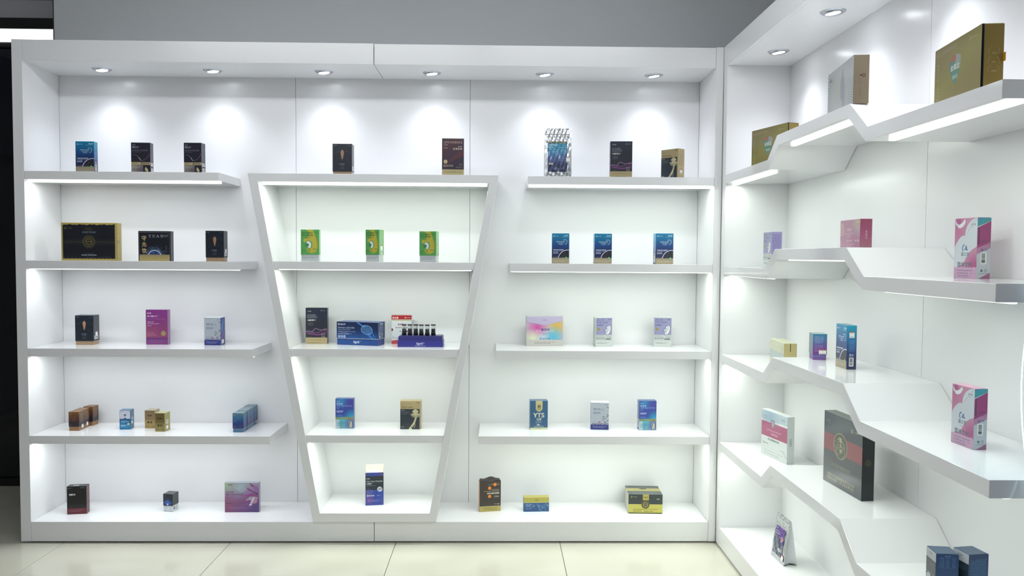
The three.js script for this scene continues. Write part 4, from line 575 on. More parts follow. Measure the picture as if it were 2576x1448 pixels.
// --- teal and white small carton
{ const t = carton('tealwhite', 'teal_white_carton', 'small teal and white carton with an arrow shape', { front: face('tealwhite', 0.053, 0.096, (g, h) => {
  box(g, 0, 0, 100, h, grad(g, 0, h * 0.45, 0, h, ['#12517d', '#12618d', '#1180ad', '#106a98'])); poly(g, [[2, 2], [96, 2], [96, h * 0.44], [62, h * 0.44], [49, h * 0.36], [37, h * 0.44], [2, h * 0.44]], '#bfbfcc'); logo(g, 6, 13, 7, '#4f6f8a'); rowOfMarks(g, 76, 8, 18, 3, '#4f6f8a'); poly(g, [[36, 42], [44, 36], [54, 36], [63, 42], [50, 58]], '#3f5f74'); for (let k = 0; k < 9; k++) disc(g, 44 + rnd() * 44, 14 + rnd() * 18, 1.2, '#8b93a4');
  rowOfMarks(g, 12, 94, 52, 4, '#7fb2d0'); rowOfMarks(g, 12, 103, 76, 7, '#b7d5e4'); rowOfMarks(g, 12, 114, 44, 3, '#7fb2d0', 2, 6); disc(g, 80, 130, 11, '#b8b894', '#a3a07a', 1); rowOfMarks(g, 12, 136, 54, 6, '#c2dbe6', 2, 9); rowOfMarks(g, 12, 158, 62, 3, '#6fb0d0');
}), right: face('tealwhiteside', 0.046, 0.096, textSide('#2f5f7c', '#5d8aa4')), top: card(0x2c668e), all: card(0x175c86) }); sideSticker(t, 'tealwhite', 0.36, 0.014, false, 0.004); sideSticker(t, 'tealwhite', 0.56, 0.014, true, 0.002); }
// --- two gold small cartons
const goldFront = (key, a, b2) => face(key, 0.05, 0.092, (g, h) => { box(g, 0, 0, 100, h, grad(g, 0, 0, 0, h, [a, a, b2, b2])); rowOfMarks(g, 10, 18, 18, 4, '#5d4f34'); zh(g, '金立健', 27, 46, 13, '#2f281c', 0.18, { gap: 1.06 }); rowOfMarks(g, 40, 72, 16, 4, '#5d4f34'); rowOfMarks(g, 8, 84, 80, 5, '#4d4028'); rowOfMarks(g, 28, 96, 40, 3, '#5d4f34'); disc(g, 36, 122, 10, '#2f2a1e'); disc(g, 64, 122, 10, '#5a5038', '#3a3424', 1.5); rowOfMarks(g, 8, h - 22, 34, 6, '#6d5a20'); rowOfMarks(g, 66, h - 20, 28, 5, '#5d4c18'); }, { m: 0.25 });
const gold1M = { front: goldFront('gold1', '#8a7455', '#a68f58'), right: card(0xa0916d, 0.4, 0.2), top: card(0xa9a386, 0.4, 0.2), all: card(0x8d7a55, 0.4, 0.2) };
const gold2M = { front: goldFront('gold2', '#6f6038', '#93864a'), right: face('gold2side', 0.054, 0.092, (g, h) => { box(g, 0, 0, 100, h, '#9c9653'); g.strokeStyle = '#848042'; g.lineWidth = 2; g.strokeRect(26, 20, 50, 60); rowOfMarks(g, 30, 26, 42, 4, '#7a763c', 6, 9); }, { m: 0.2 }), top: card(0xa9a878, 0.4, 0.2), all: card(0x857c46, 0.4, 0.2) };
carton('gold1', 'gold_carton', 'small pale gold carton, rear of the gold pair', gold1M);
{ const t = carton('gold2', 'gold_carton', 'small olive gold carton with stickers, front of the gold pair', gold2M); sideSticker(t, 'gold2', 0.5, 0.02, true, 0.003); sideSticker(t, 'gold2', 0.22, 0.017, false, 0.003); }
// --- four blue small cartons
const blueFront = face('blue', 0.052, 0.077, (g, h) => { box(g, 0, 0, 100, h, grad(g, 0, 0, 0, h, ['#6d8590', '#356c94', '#25508a', '#2c3a78', '#33396f'])); rowOfMarks(g, 8, 20, 26, 6, '#88a9c0'); rowOfMarks(g, 8, 38, 70, 4, '#6f96b8', 3, 12); rowOfMarks(g, 8, 78, 24, 5, '#9ab4d0'); curve(g, [[66, 58], [84, 66, 74, 84]], '#5f86b8', 1.4); disc(g, 76, h - 22, 10, null, '#6f7fb0', 1.4); rowOfMarks(g, 8, h - 20, 18, 7, '#6f7fb0'); });
const blueSide = face('blueside', 0.053, 0.077, (g, h) => { box(g, 0, 0, 100, h, grad(g, 0, 0, 0, h, ['#6d8590', '#356c94', '#25508a', '#2c3a78', '#33396f'])); rowOfMarks(g, 14, h * 0.2, 70, 4, '#8fa8c0', 8, h * 0.085); });
const blueBase = face('bluebase', 0.052, 0.021, (g, h) => box(g, 0, 0, 100, h, grad(g, 0, 0, 0, h, ['#6d8d9e', '#3c6a94'])));
['blue1', 'blue2', 'blue3', 'blue4'].forEach((k, i) => { const t = carton(k, 'blue_carton', 'small blue carton, ' + ['front of four in a row', 'second of four in a row', 'third of four in a row', 'rear of four with barcode label'][i], { base: { all: blueBase }, lid: { front: blueFront, right: blueSide, top: card(0x6d8590), all: card(0x33608e) } }, { split: 0.205 }); if (i === 3) label3(t, 'barcode_label', 0.02, 0.013, barcodeMat, [0.0259, 0.012, -0.006], Math.PI / 2); });
// --- blue violet cartons with a gold figure
const nhFront = face('newhigh', 0.09, 0.15, (g, h) => {
  box(g, 0, 0, 100, h, '#33438a'); blob(g, 34, 14, 46, '#2f86a8dd'); blob(g, 92, 108, 56, '#2aa4bcff'); blob(g, 80, 20, 44, '#443f8add'); blob(g, 30, 80, 40, '#333f8cdd');
  brandMark(g, 6, 12, 5, '#a9b6d6'); zh(g, '新高肽', 6, 23, 10.5, '#8fa3cf', 0.14); T(g, 'NEW HIGH PEPTIDE', 6, 44, 10, '#8ba0d0', { w: 86 }); rowOfMarks(g, 7, 49, 16, 2.4, '#8296c4', 2, 5); rowOfMarks(g, 7, 66, 36, 2.8, '#ccd5ea', 3, 4.4); zh(g, '固体饮', 7, 88, 9, '#5f86c0', 0.09);
  box(g, 0, h * 0.615, 100, h * 0.085, '#8f8748'); logo(g, 6, h * 0.655, 4.4, '#4d441c'); rowOfMarks(g, 10, h * 0.645, 20, 3.6, '#5d5424');
  box(g, 0, h * 0.7, 100, h, '#6f93a8'); blob(g, 34, h * 0.78, 44, '#3f9fb0dd'); box(g, 0, h * 0.7, 22, h, '#9fb3bc'); blob(g, 84, h * 0.84, 40, '#454a86ff'); blob(g, 0, h * 0.9, 30, '#aebec4cc'); rowOfMarks(g, 7, h * 0.775, 40, 3.4, '#2f6f84', 4, 6.6);
  const ink = '#b9b68c'; disc(g, 85, h * 0.76, 3, ink); curve(g, [[80, h * 0.79], [85, h * 0.77, 90, h * 0.79], [92, h * 0.86], [89, h * 0.88], [92, h * 0.96], [86, h * 0.97], [84, h * 0.91], [81, h * 0.975], [76, h * 0.965], [80, h * 0.87], [80, h * 0.79]], null, 0, ink); curve(g, [[78, h * 0.75], [68, h * 0.82, 78, h * 0.91]], ink, 1.6);
});
carton('newhigh1', 'blue_violet_carton', 'blue violet carton with gold figure inside the tapered frame', { front: nhFront, all: card(0x3a5088) });
carton('newhigh2', 'blue_violet_carton', 'blue violet carton with gold figure on the right shelf', { front: nhFront, left: face('nhleft', 0.044, 0.149, (g, h) => { box(g, 0, 0, 100, h, '#3a5088'); barcode(g, 22, h * 0.64, 44, h * 0.12, true); barcode(g, 22, h * 0.79, 44, h * 0.12, true); }), all: card(0x3a5088) });
// --- YTS carton
carton('yts', 'steel_blue_carton', 'steel blue carton with large cream YTS letters', { front: face('yts', 0.089, 0.146, (g, h) => {
  box(g, 0, 0, 100, h, '#33597a'); g.fillStyle = '#b3a77c'; g.beginPath(); g.moveTo(31, 0); g.lineTo(70, 0); g.lineTo(70, 42); g.arc(50.5, 42, 19.5, 0, 3.1416); g.closePath(); g.fill();
  disc(g, 50.5, 32, 9, '#3d3a26'); poly(g, [[44, 30], [52, 26], [56, 34], [50, 38]], '#8f8660'); zh(g, '伊立健', 41, 45, 5.6, '#4d4526', 0.16); T(g, 'YTS', 50, 95, 36, '#cfc8ad', { b: 1, a: 'c', w: 64 }); zh(g, '元体素', 35, 99, 9, '#cfc8ad', 0.15); rowOfMarks(g, 38, 111, 22, 4.4, '#cfc8ad'); rowOfMarks(g, 30, 119, 40, 2.2, '#b3b8a8', 2, 4.6); T(g, '30', 37, 142, 14, '#dcdcd0', { b: 1 }); rowOfMarks(g, 55, 138, 6, 3.4, '#dcdcd0');
  g.strokeStyle = '#aab6b4'; g.lineWidth = 1.2; g.strokeRect(22, 145, 54, 6); rowOfMarks(g, 25, 147, 46, 2, '#aab6b4'); box(g, 0, h - 11, 100, 11, '#c8cca4'); rowOfMarks(g, 38, h - 7, 22, 3, '#6f734a');
}), all: card(0x33597a) });
// --- black and red carton
{ const t = carton('blackred', 'black_red_carton', 'black carton with dark red foot on the lowest left shelf', { front: face('blackred', 0.091, 0.14, (g, h) => {
  box(g, 0, 0, 100, h, '#0a0b0d'); logo(g, 5, 10, 6, '#8d9094'); brandMark(g, 70, 6, 6, '#6d7074'); T(g, 'AMAZE', 12, 38, 9, '#1a1416', { w: 50 }); zh(g, '元健之方', 11, 41, 8, '#dcdcdc', 0.2, { gap: 1.02 }); rowOfMarks(g, 12, 53, 16, 1.4, '#6d7074'); curve(g, [[74, 64], [94, 66, 84, 84], [66, 82, 74, 64]], '#2a1216', 2); rowOfMarks(g, 12, 106, 68, 2.2, '#4d5258'); rowOfMarks(g, 12, 114, 34, 2, '#3d4248');
  box(g, 0, h * 0.78, 100, h, '#5f1626'); rowOfMarks(g, 8, h * 0.84, 78, 2.8, '#a4626e', 2, 7);
}), right: face('blackredside', 0.039, 0.14, textSide('#54242b', '#763f45')), top: card(0x15181b), all: card(0x0c0d0f) });
  label3(t, 'top_sticker', 0.026, 0.008, card(0xb9bcc0), [-0.006, AT.blackred[5] + 0.0002, 0.004]).rotation.x = -Math.PI / 2; }
// --- black over white small carton
carton('blackwhite', 'black_white_carton', 'small carton with black lid and white base', { base: { front: face('bwbase', 0.052, 0.032, (g, h) => { box(g, 0, 0, 100, h, '#c3cbce'); rowOfMarks(g, 8, 12, 24, 4, '#5d666c'); rowOfMarks(g, 8, 22, 36, 2.6, '#98a1a8', 2, 7); disc(g, 78, 30, 12, null, '#a9b1b4', 1.6); box(g, 77, 24, 2, 11, '#8b9498'); rowOfMarks(g, 8, h - 12, 14, 5, '#7b848a'); rowOfMarks(g, 64, h - 9, 26, 4, '#8b9498'); }), right: face('bwside', 0.052, 0.032, (g, h) => { box(g, 0, 0, 100, h, '#bfc8c8'); barcode(g, 8, 10, 40, 44); rowOfMarks(g, 54, 12, 40, 3, '#8b9598', 6, 7); }), all: card(0xc3cbce) }, lid: { front: face('bwlid', 0.052, 0.059, (g, h) => { box(g, 0, 0, 100, h, '#131c28'); blob(g, 46, 88, 50, '#1f4fc0ff'); disc(g, 46, 84, 17, null, '#5f86d6', 4); poly(g, [[46, 88], [54, 102], [46, 108], [38, 102]], '#c9d3da'); rowOfMarks(g, 8, 16, 26, 5, '#56606a'); rowOfMarks(g, 8, 32, 54, 2.6, '#48525c', 3, 8); rowOfMarks(g, 74, 14, 18, 4, '#56606a'); box(g, 8, 76, 6, 14, '#3f66b0'); box(g, 82, 80, 6, 14, '#3f66b0'); }), right: face('bwlidside', 0.052, 0.059, textSide('#2b3236', '#464d50')), top: card(0x3a4048), all: card(0x161d28) } }, { split: 0.345 });
// --- purple grey faceted carton
carton('medlight', 'violet_facet_carton', 'wide grey violet carton with purple facets', { front: face('med', 0.17, 0.151, (g, h) => {
  box(g, 0, 0, 100, h, grad(g, 10, 0, 40, h, ['#8f948e', '#8d8a94', '#806a8c', '#71406c', '#693a74'])); blob(g, 5, 8, 22, '#8fae8099'); blob(g, 0, 66, 44, '#854060dd'); blob(g, 96, 84, 50, '#4d2f72ff'); blob(g, 46, 14, 24, '#8fa6acff'); curve(g, [[28, 14], [36, 16, 44, 24], [52, 28, 60, 18]], '#a9bcbc', 0.8);
  for (const [p, c] of [[[[72, 0], [98, 16], [98, 34], [84, 16]], '#7a4480'], [[[72, 0], [84, 14], [78, 10]], '#2f2035'], [[[64, 14], [88, 28], [80, 28], [68, 22]], '#7a3a78'], [[[96, 10], [98, 34], [90, 30], [82, 12]], '#8a5a92'], [[[56, 40], [80, 33], [90, 37], [70, 41]], '#8a2f7e'], [[[60, 54], [74, 42], [92, 42], [84, 54], [64, 54]], '#9c90a4'], [[[50, 60], [70, 52], [82, 54], [66, 62]], '#73387c'], [[[82, 54], [90, 42], [98, 43], [94, 60], [84, 64]], '#a87894'], [[[70, 69], [84, 44], [88, 44], [78, 69]], '#c2bcc2'], [[[46, 70], [72, 58], [66, 66]], '#7a3f80'], [[[78, 26], [98, 32], [96, 36]], '#3a2440']]) poly(g, p, c);
  brandMark(g, 10, 5, 3.6, '#3a3440'); T(g, 'MED', 4, 30, 5, '#5a3a5a', { b: 1 }); zh(g, '光肽', 16, 26, 4.2, '#5a3a5a', 0.14); T(g, 'TM', 27, 28, 2.2, '#5a3a5a'); T(g, 'MED LIGHT PEPTIDE', 4, 37.5, 5.4, '#54305a', { b: 1, w: 52 }); rowOfMarks(g, 4, 42, 28, 1.2, '#74507a', 2, 2.6); zh(g, '固体饮料', 4, 60, 4.6, '#54305a', 0.12); rowOfMarks(g, 14, h - 15, 64, 1.6, '#8a6a9c', 2, 4); disc(g, 76, 62, 1.2, '#3a2440');
}, { r: 0.28, coat: 0.6 }), top: card(0x9aa4b0, 0.25, 0.2), right: card(0x8c8fa0, 0.3, 0.2), all: card(0x7d7490) });
// --- open carton with raised flap
{ const t = carton('xiao', 'open_carton', 'dark blue carton with its white flap standing open', { front: face('xiao', 0.089, 0.166, (g, h) => {
  box(g, 0, 0, 100, h, '#252b36'); box(g, 0, 0, 100, 20, grad(g, 0, 0, 100, 0, ['#3d4668', '#2f3f8c', '#3a3f8a', '#50436c'])); box(g, 0, h * 0.53, 100, h, '#2d4292'); blob(g, 6, h * 0.62, 40, '#5a5482cc'); blob(g, 22, h * 0.83, 32, '#7a4690ff'); blob(g, 90, h * 0.7, 40, '#2f47a4cc');
  brandMark(g, 5, 32, 5.4, '#dfe2e6'); T(g, 'Xiao Suan Peptide', 5, 54, 11, '#d3d8cc', { w: 90 }); zh(g, '立酸肽', 5, 59, 8.6, '#c3c8c4', 0.14); T(g, 'TM', 35, 63, 4, '#c3c8c4'); rowOfMarks(g, 5, 73, 50, 2.6, '#9aa0a6'); disc(g, 80, 96, 14, '#d5dade'); curve(g, [[72, 104], [74, 92], [78, 90], [78, 104]], '#2b313c', 2.4); curve(g, [[83, 102], [83, 88], [89, 88], [89, 102]], '#2b313c', 2.4); rowOfMarks(g, 9, 103, 36, 2, '#8a8cc0', 3, 8); zh(g, '固体饮料', 8, 127, 9.4, '#c9cce0', 0.14); logo(g, 66, 131, 5, '#c9cce0'); rowOfMarks(g, 12, 157, 76, 2, '#a9a6d4', 2, 6);
}), top: card(0xd5d9d2), all: card(0x252c44) });
  const [, , , , w, h, d] = AT.xiao, m = P(0xd9dccb, 0.8);
  mesh('open_flap', new RoundedBoxGeometry(w - 0.002, 0.03, 0.0008, 1, 0.0003), m, t, [0, h + 0.015, -d / 2 + 0.001]);
  for (const s of [-1, 1]) { const f = mesh('dust_flap', new RoundedBoxGeometry(0.0007, 0.02, d - 0.006, 1, 0.0003), m, t, [s * (w / 2 - 0.001), h + 0.009, -0.002]); f.rotation.z = -s * 0.25; } }
// --- brown upside down carton
{ const t = carton('brown', 'brown_carton', 'brown carton with orange dots standing upside down', { front: face('brown', 0.109, 0.156, (g, h) => {
  box(g, 0, 0, 100, h, '#3b322d'); g.save(); g.translate(100, h); g.rotate(Math.PI); T(g, 'NREE', 8, 74, 10, '#c3beb2', { w: 24 }); zh(g, '中和养元', 8, 82, 7, '#cfcabf', 0.16); zh(g, '健体饮料', 34, 82, 7, '#cfcabf', 0.16); rowOfMarks(g, 8, 94, 72, 3.4, '#aaa498'); rowOfMarks(g, 8, 101, 36, 3, '#aaa498'); rowOfMarks(g, 8, 124, 50, 2.4, '#958f84', 2, 4); logo(g, 8, 34, 6, '#cfcabf'); rowOfMarks(g, 42, 26, 48, 1.4, '#7d766c'); g.restore();
  for (const [x, y] of [[72, 17], [47, 33], [47, 72]]) { disc(g, x, y, 8.4, '#6d3212'); disc(g, x, y, 7.2, '#e89440'); disc(g, x, y, 4.6, '#e07a18'); }
  box(g, 0, h * 0.82, 100, h, '#b0a25c'); rowOfMarks(g, 18, h * 0.87, 64, 3, '#6a5e22'); rowOfMarks(g, 18, h * 0.92, 64, 3, '#6a5e22');
}), left: card(0xc98a5e), top: card(0x2c2825), all: card(0x3b322d) });
  const [, , , , w, h, d] = AT.brown, g = new THREE.PlaneGeometry(w * 0.94, d * 1.05, 18, 6).rotateX(-Math.PI / 2), p = g.attributes.position;
  for (let i = 0; i < p.count; i++) { const x = p.getX(i) / w, z = p.getZ(i) / d; p.setY(i, 0.004 + 0.009 * Math.max(0, 0.5 - z) * (0.6 + 0.5 * Math.sin(x * 9 + 1)) * (1 - Math.pow(Math.abs(x) * 2, 6))); }
  g.computeVertexNormals(); mesh('crumpled_flap', g, P(0x332d29, 0.5, { side: THREE.DoubleSide }), t, [0, h, 0]); }
// --- small yellow and blue carton
carton('cell12', 'yellow_blue_carton', 'low yellow and blue carton on the base deck', { front: face('cell', 0.129, 0.073, (g, h) => {
  box(g, 0, 0, 100, h, '#a8a04c'); rowOfMarks(g, 42, 7, 17, 2, '#7a7020'); zh(g, '伊立健', 45, 10, 3.6, '#5d5414', 0.16); box(g, 0, h * 0.37, 100, h, '#274f80'); box(g, 0, h * 0.35, 100, 1.4, '#c9c27a'); T(g, 'Cell Culture', 8, 29, 5.6, '#b9c9de', { w: 26 }); T(g, 'Medium', 8, 34, 5.2, '#b9c9de', { w: 20 }); T(g, '12', 36, 34.6, 8, '#a9c0cc', { w: 8 }); box(g, 8, 36.4, 36, 0.9, '#9fb8cc'); rowOfMarks(g, 8, 44, 22, 1.8, '#b9c9de');
  const c = '#6fa3bc'; for (const [x, y, r] of [[55, 29, 3], [88, 29, 4], [64, 50, 3.4]]) disc(g, x, y, r, null, c, 0.9); curve(g, [[74, 41], [82, 41], [88, 50], [84, 56], [72, 56], [70, 50], [74, 41]], c, 1); for (const [a, b2] of [[[58, 31], [66, 33]], [[66, 33], [76, 32]], [[76, 32], [84, 30]], [[64, 38], [72, 36]], [[72, 36], [75, 41]], [[62, 33], [60, 40]], [[80, 36], [90, 40]], [[92, 32], [97, 38]]]) curve(g, [a, b2], c, 0.9); for (const [x, y] of [[58, 35], [75, 40], [95, 31], [62, 43]]) disc(g, x, y, 1.4, '#c9dde6');
}), top: card(0xa8a04c), all: card(0x274f80) });
// --- deep black and gold carton
{ const [x, y, z, turn, w, h, d] = AT.rosebox, t = thing('black_gold_carton', 'deep black and gold carton with round rosette near the corner', 'box', [x, y, z], turn);
  const front = face('rose', w, h * 0.94, (g, hh) => { box(g, 0, 0, 100, hh, '#31393b'); box(g, 0, hh * 0.54, 100, hh, '#b8b054'); box(g, 0, hh * 0.54, 100, 1, '#d0c878'); box(g, 42, 0, 18, 17, '#a99a52'); T(g, 'NREE', 51, 11, 6.4, '#6a5c1e', { a: 'c', b: 1, w: 14 }); disc(g, 50, hh * 0.56, 11.6, '#3a3822', '#8a8246', 0.8); for (let k = 0; k < 12; k++) { const a = k * 0.5236; poly(g, [[50 + 9.8 * Math.cos(a), hh * 0.56 + 9.8 * Math.sin(a)], [50 + 6 * Math.cos(a + 0.26), hh * 0.56 + 6 * Math.sin(a + 0.26)], [50 + 6 * Math.cos(a - 0.26), hh * 0.56 + 6 * Math.sin(a - 0.26)]], '#a39a60'); } disc(g, 50, hh * 0.56, 5, '#33321e', '#a39a60', 0.7); T(g, 'SOD', 50, hh * 0.56 + 1.2, 3.4, '#b8b070', { a: 'c', b: 1 }); logo(g, 7, 7, 4.4, '#b3a760'); rowOfMarks(g, 83, 12, 10, 3, '#b9b494'); T(g, 'ROSA ROXBURGHII TRATT SOD POWDER', 14, hh * 0.84, 3.6, '#6a5f14', { b: 1, w: 72 }); T(g, 'Solid drink', 14, hh * 0.94, 4.6, '#5d5210', { b: 1, w: 24 }); rowOfMarks(g, 45, hh * 0.905, 26, 2.4, '#5d5210'); });
  const top = face('rosetop', w, d, (g, hh) => { box(g, 0, 0, 100, hh, '#3c4547'); box(g, 0, hh * 0.3, 100, hh * 0.32, '#a39c56'); disc(g, 50, hh * 0.3, 12, '#4a4a32', '#8a8456', 1); rowOfMarks(g, 22, hh * 0.52, 56, 2.4, '#7d7636'); rowOfMarks(g, 14, hh * 0.78, 74, 2.4, '#7f8670', 2, 6); });
  const side = face('roseside', d, h * 0.94, (g, hh) => { box(g, 0, 0, 100, hh, '#b5b9a4'); rowOfMarks(g, 30, hh * 0.2, 46, 3, '#cfd2c4', 9, 6); }), dark = card(0x55571c), rest = card(0x31393b);
  mesh('carton_base', new RoundedBoxGeometry(w - 0.003, h * 0.08, d - 0.003, 1, 0.0008), dark, t, [0, h * 0.04, 0]);
  mesh('carton_lid', new RoundedBoxGeometry(w, h * 0.94, d, 1, 0.0012), [side, side, top, rest, front, rest], t, [0, h * 0.53, 0]); }
// --- gold drawer cartons on the stepped shelves
const shield = (g, x, y, s) => { g.save(); g.beginPath(); g.moveTo(x, y - s); g.quadraticCurveTo(x + s * 0.6, y - s * 0.75, x + s * 0.8, y - s * 0.7); g.quadraticCurveTo(x + s * 0.85, y + s * 0.4, x, y + s * 1.15); g.quadraticCurveTo(x - s * 0.85, y + s * 0.4, x - s * 0.8, y - s * 0.6); g.quadraticCurveTo(x - s * 0.5, y - s * 0.75, x, y - s); g.clip(); box(g, x - s, y - s, 2 * s, 2.3 * s, '#5f8c68'); box(g, x, y - s, s, 1.1 * s, '#8f9c92'); box(g, x - s, y - s, s * 1.1, s * 0.5, '#a8624a'); box(g, x - s, y - s * 0.5, s * 0.6, s * 0.7, '#4f7f92'); poly(g, [[x - s, y + s * 0.5], [x + s, y + s * 0.2], [x + s * 0.4, y + s * 1.2], [x - s * 0.4, y + s * 1.2]], '#5a8a80'); g.restore(); };
const rgFront = face('rgold', 0.25, 0.165, (g, h) => { box(g, 0, 0, 100, h, grad(g, 0, 0, 30, h, ['#7c6c40', '#80753f', '#8c8540', '#8a7d42'])); T(g, 'ROSA ROXBURGHII', 4, 9, 6, '#978a62', { w: 44 }); for (let i = 0; i < 12; i++) T(g, 'SOLID DRINKS'[i], 7, 17 + i * 4, 3.8, '#a99e7c', { r: 1.5708, b: 1 }); logo(g, 76, 8, 4, '#a59a74'); shield(g, 47, 29, 15); zh(g, '金刚立', 37, 25, 6, '#c9cfc0', 0.15); T(g, 'MAX', 47, 40, 5.4, '#b9c2b0', { a: 'c', b: 1 }); g.strokeStyle = '#95894f'; g.lineWidth = 0.4; g.beginPath(); g.arc(47, 34, 24, 0.4, 5.4); g.stroke(); box(g, 3, h - 7, 94, 0.3, '#978b58'); }, { m: 0.3, r: 0.45 });
const rgEnd = face('rgend', 0.05, 0.16, (g, h) => { box(g, 0, 0, 100, h, '#8d7636'); const c = '#b0a06a'; for (const y of [0.42, 0.55, 0.68]) { curve(g, [[24, h * (y + 0.03)], [18, h * (y - 0.05), 34, h * (y - 0.07)]], c, 2); curve(g, [[76, h * (y + 0.03)], [82, h * (y - 0.05), 66, h * (y - 0.07)]], c, 2); rowOfMarks(g, 40, h * y, 22, 7, c); } }, { m: 0.3, r: 0.45 });
function drawerBox(key, label, open) {
  const [x, y, z, turn, w, h, d] = AT[key], t = thing('gold_drawer_carton', label, 'box', [x, y, z], turn), goldC = card(0x8a7838, 0.45, 0.3), black = card(0x0c0c0c);
  mesh('sleeve', new RoundedBoxGeometry(w - 0.006, h, d, 1, 0.001), [black, goldC, goldC, goldC, rgFront, goldC], t, [-0.003, h / 2, 0]);
  const end = mesh('drawer_end', new RoundedBoxGeometry(0.005, h * 0.985, d * (open ? 0.93 : 0.97), 1, 0.0008), [rgEnd, black, goldC, goldC, black, black], t, [w / 2 - 0.0028, h * 0.4925, -d * (open ? 0.04 : 0)]);
  if (open) mesh('pull_tab', new RoundedBoxGeometry(0.012, 0.02, 0.002, 1, 0.0008), card(0xd99a2a), t, [w / 2 + 0.004, h * 0.5, -d / 2 + 0.001]);
}
drawerBox('r_gold1', 'gold drawer carton with shield, behind the first shelf step', false);
drawerBox('r_gold2', 'large gold drawer carton with shield and yellow pull tab', true);
// --- silver ray carton
carton('r_silver', 'silver_ray_carton', 'silver carton with radiating lines and champagne side', { front: face('rays', 0.25, 0.2, (g, h) => { box(g, 0, 0, 100, h, '#a9adac'); g.save(); g.translate(52, h * 0.6); for (let k = 0; k < 72; k++) { const a = k * 0.08727; poly(g, [[30 * Math.cos(a), 30 * Math.sin(a)], [90 * Math.cos(a + 0.022), 90 * Math.sin(a + 0.022)], [90 * Math.cos(a - 0.022), 90 * Math.sin(a - 0.022)]], '#70787e'); } g.restore(); blob(g, 46, h * 0.5, 26, '#aab09cff'); curve(g, [[60, 4], [48, 30, 54, 60], [62, 66, 58, h], [70, h], [72, 40, 60, 4]], null, 0, '#8f9298'); box(g, 6, 12, 12, 6, '#6f7478'); }, { m: 0.3, r: 0.3, coat: 0.6 }), right: face('raysside', 0.05, 0.146, (g, h) => { box(g, 0, 0, 100, h, '#a3937d'); curve(g, [[38, h * 0.42], [50, h * 0.38, 56, h * 0.42], [50, h * 0.46, 38, h * 0.42]], null, 0, '#7a5a44'); disc(g, 66, h * 0.42, 9, null, '#7a5a44', 5); for (let i = 0; i < 13; i++) T(g, 'LUMINOUS SEED'[i], 46, h * 0.88 - i * h * 0.03, 12, '#8a7862', { r: -1.5708 }); }, { m: 0.25, r: 0.25, coat: 0.8 }), all: card(0xa3937d, 0.3, 0.2) });
// --- rose pink carton
carton('r_pink', 'rose_pink_carton', 'rose pink carton on the middle zigzag shelf step', { front: face('rpink', 0.15, 0.092, (g, h) => { box(g, 0, 0, 100, h, '#a8728a'); blob(g, 80, 50, 40, '#9a4a72ff'); blob(g, 90, 10, 34, '#a59a90ff'); disc(g, 10, 22, 12, '#b98a92', '#c4a09c', 1); disc(g, 2, 52, 8, '#b98a92'); disc(g, 88, 6, 9, '#b08a78', '#b59a80', 1); logo(g, 83, 6, 4, '#d6bcbc'); brandMark(g, 3, 6, 4, '#c9a9b4'); zh(g, '伊立饮', 36, 18, 6.4, '#cdb2bc', 0.12); T(g, 'Rosy Beauty Drink', 24, 31, 4.6, '#c9aab8', { w: 44 }); rowOfMarks(g, 36, 35, 18, 1.8, '#c9aab8'); rowOfMarks(g, 34, 44, 26, 3, '#c3a0b4'); T(g, '10×26', 74, 48, 6, '#c9b0b4', { b: 1, w: 22 }); rowOfMarks(g, 16, h - 9, 60, 2.2, '#b88aa6', 2, 4); }, { coat: 0.7 }), right: face('rpinkside', 0.045, 0.092, (g, h) => { box(g, 0, 0, 100, h, grad(g, 0, 0, 0, h, ['#a0486c', '#a85878', '#a87480'])); zh(g, '仙女饮', 44, h * 0.4, 17, '#cfa9b4', 0.12, { down: 1 }); }), top: card(0xa86a84), all: card(0xa0607c) });
// --- pink and white swirl cartons
const pwFront = face('pw', 0.088, 0.155, (g, h) => {
  box(g, 0, 0, 100, h, '#b17f98'); blob(g, 10, 30, 50, '#b05a86cc'); blob(g, 90, 140, 46, '#a03f74ff'); curve(g, [[100, 0], [62, 4, 50, 34], [46, 48, 48, 52], [30, 44, 4, 80], [0, 90], [0, 146], [40, 142, 52, 118], [70, 92, 100, 84]], null, 0, '#bfc5cb'); curve(g, [[96, 4], [70, 24, 58, 44]], '#a9b0b6', 2.6);
  curve(g, [[2, 6], [20, 30, 44, 2], [48, 10], [38, 30, 18, 28], [4, 22, 2, 6]], null, 0, '#d3d5d8'); disc(g, 18, 8, 10, '#9c4f80'); disc(g, 10, 24, 3, null, '#4d6f74', 1.6); brandMark(g, 72, 16, 6, '#7f7f8a'); rowOfMarks(g, 74, 26, 14, 2, '#9a9aa4');
  curve(g, [[44, 78], [32, 84, 40, 96]], '#2f5a8a', 3.4); curve(g, [[48, 92], [54, 74, 56, 88], [46, 94, 60, 92]], '#2f5a8a', 3); zh(g, '恒口饮', 32, 100, 10.5, '#4f6a78', 0.13); T(g, 'TM', 64, 102, 5, '#5f7a86'); rowOfMarks(g, 40, 117, 14, 1.8, '#94a2aa'); zh(g, '固体饮料', 16, 128, 14.5, '#4a5a66', 0.12); rowOfMarks(g, 30, 151, 30, 2.4, '#6a6a7a');
  curve(g, [[50, 152], [66, 166, 90, 142], [100, 148], [92, 162, 62, 170], [52, 166, 50, 152]], null, 0, '#d3d5d8'); box(g, 0, h * 0.82, 100, h, '#b893ae'); rowOfMarks(g, 15, h * 0.862, 68, 4, '#7a6a86', 3, 8);
});
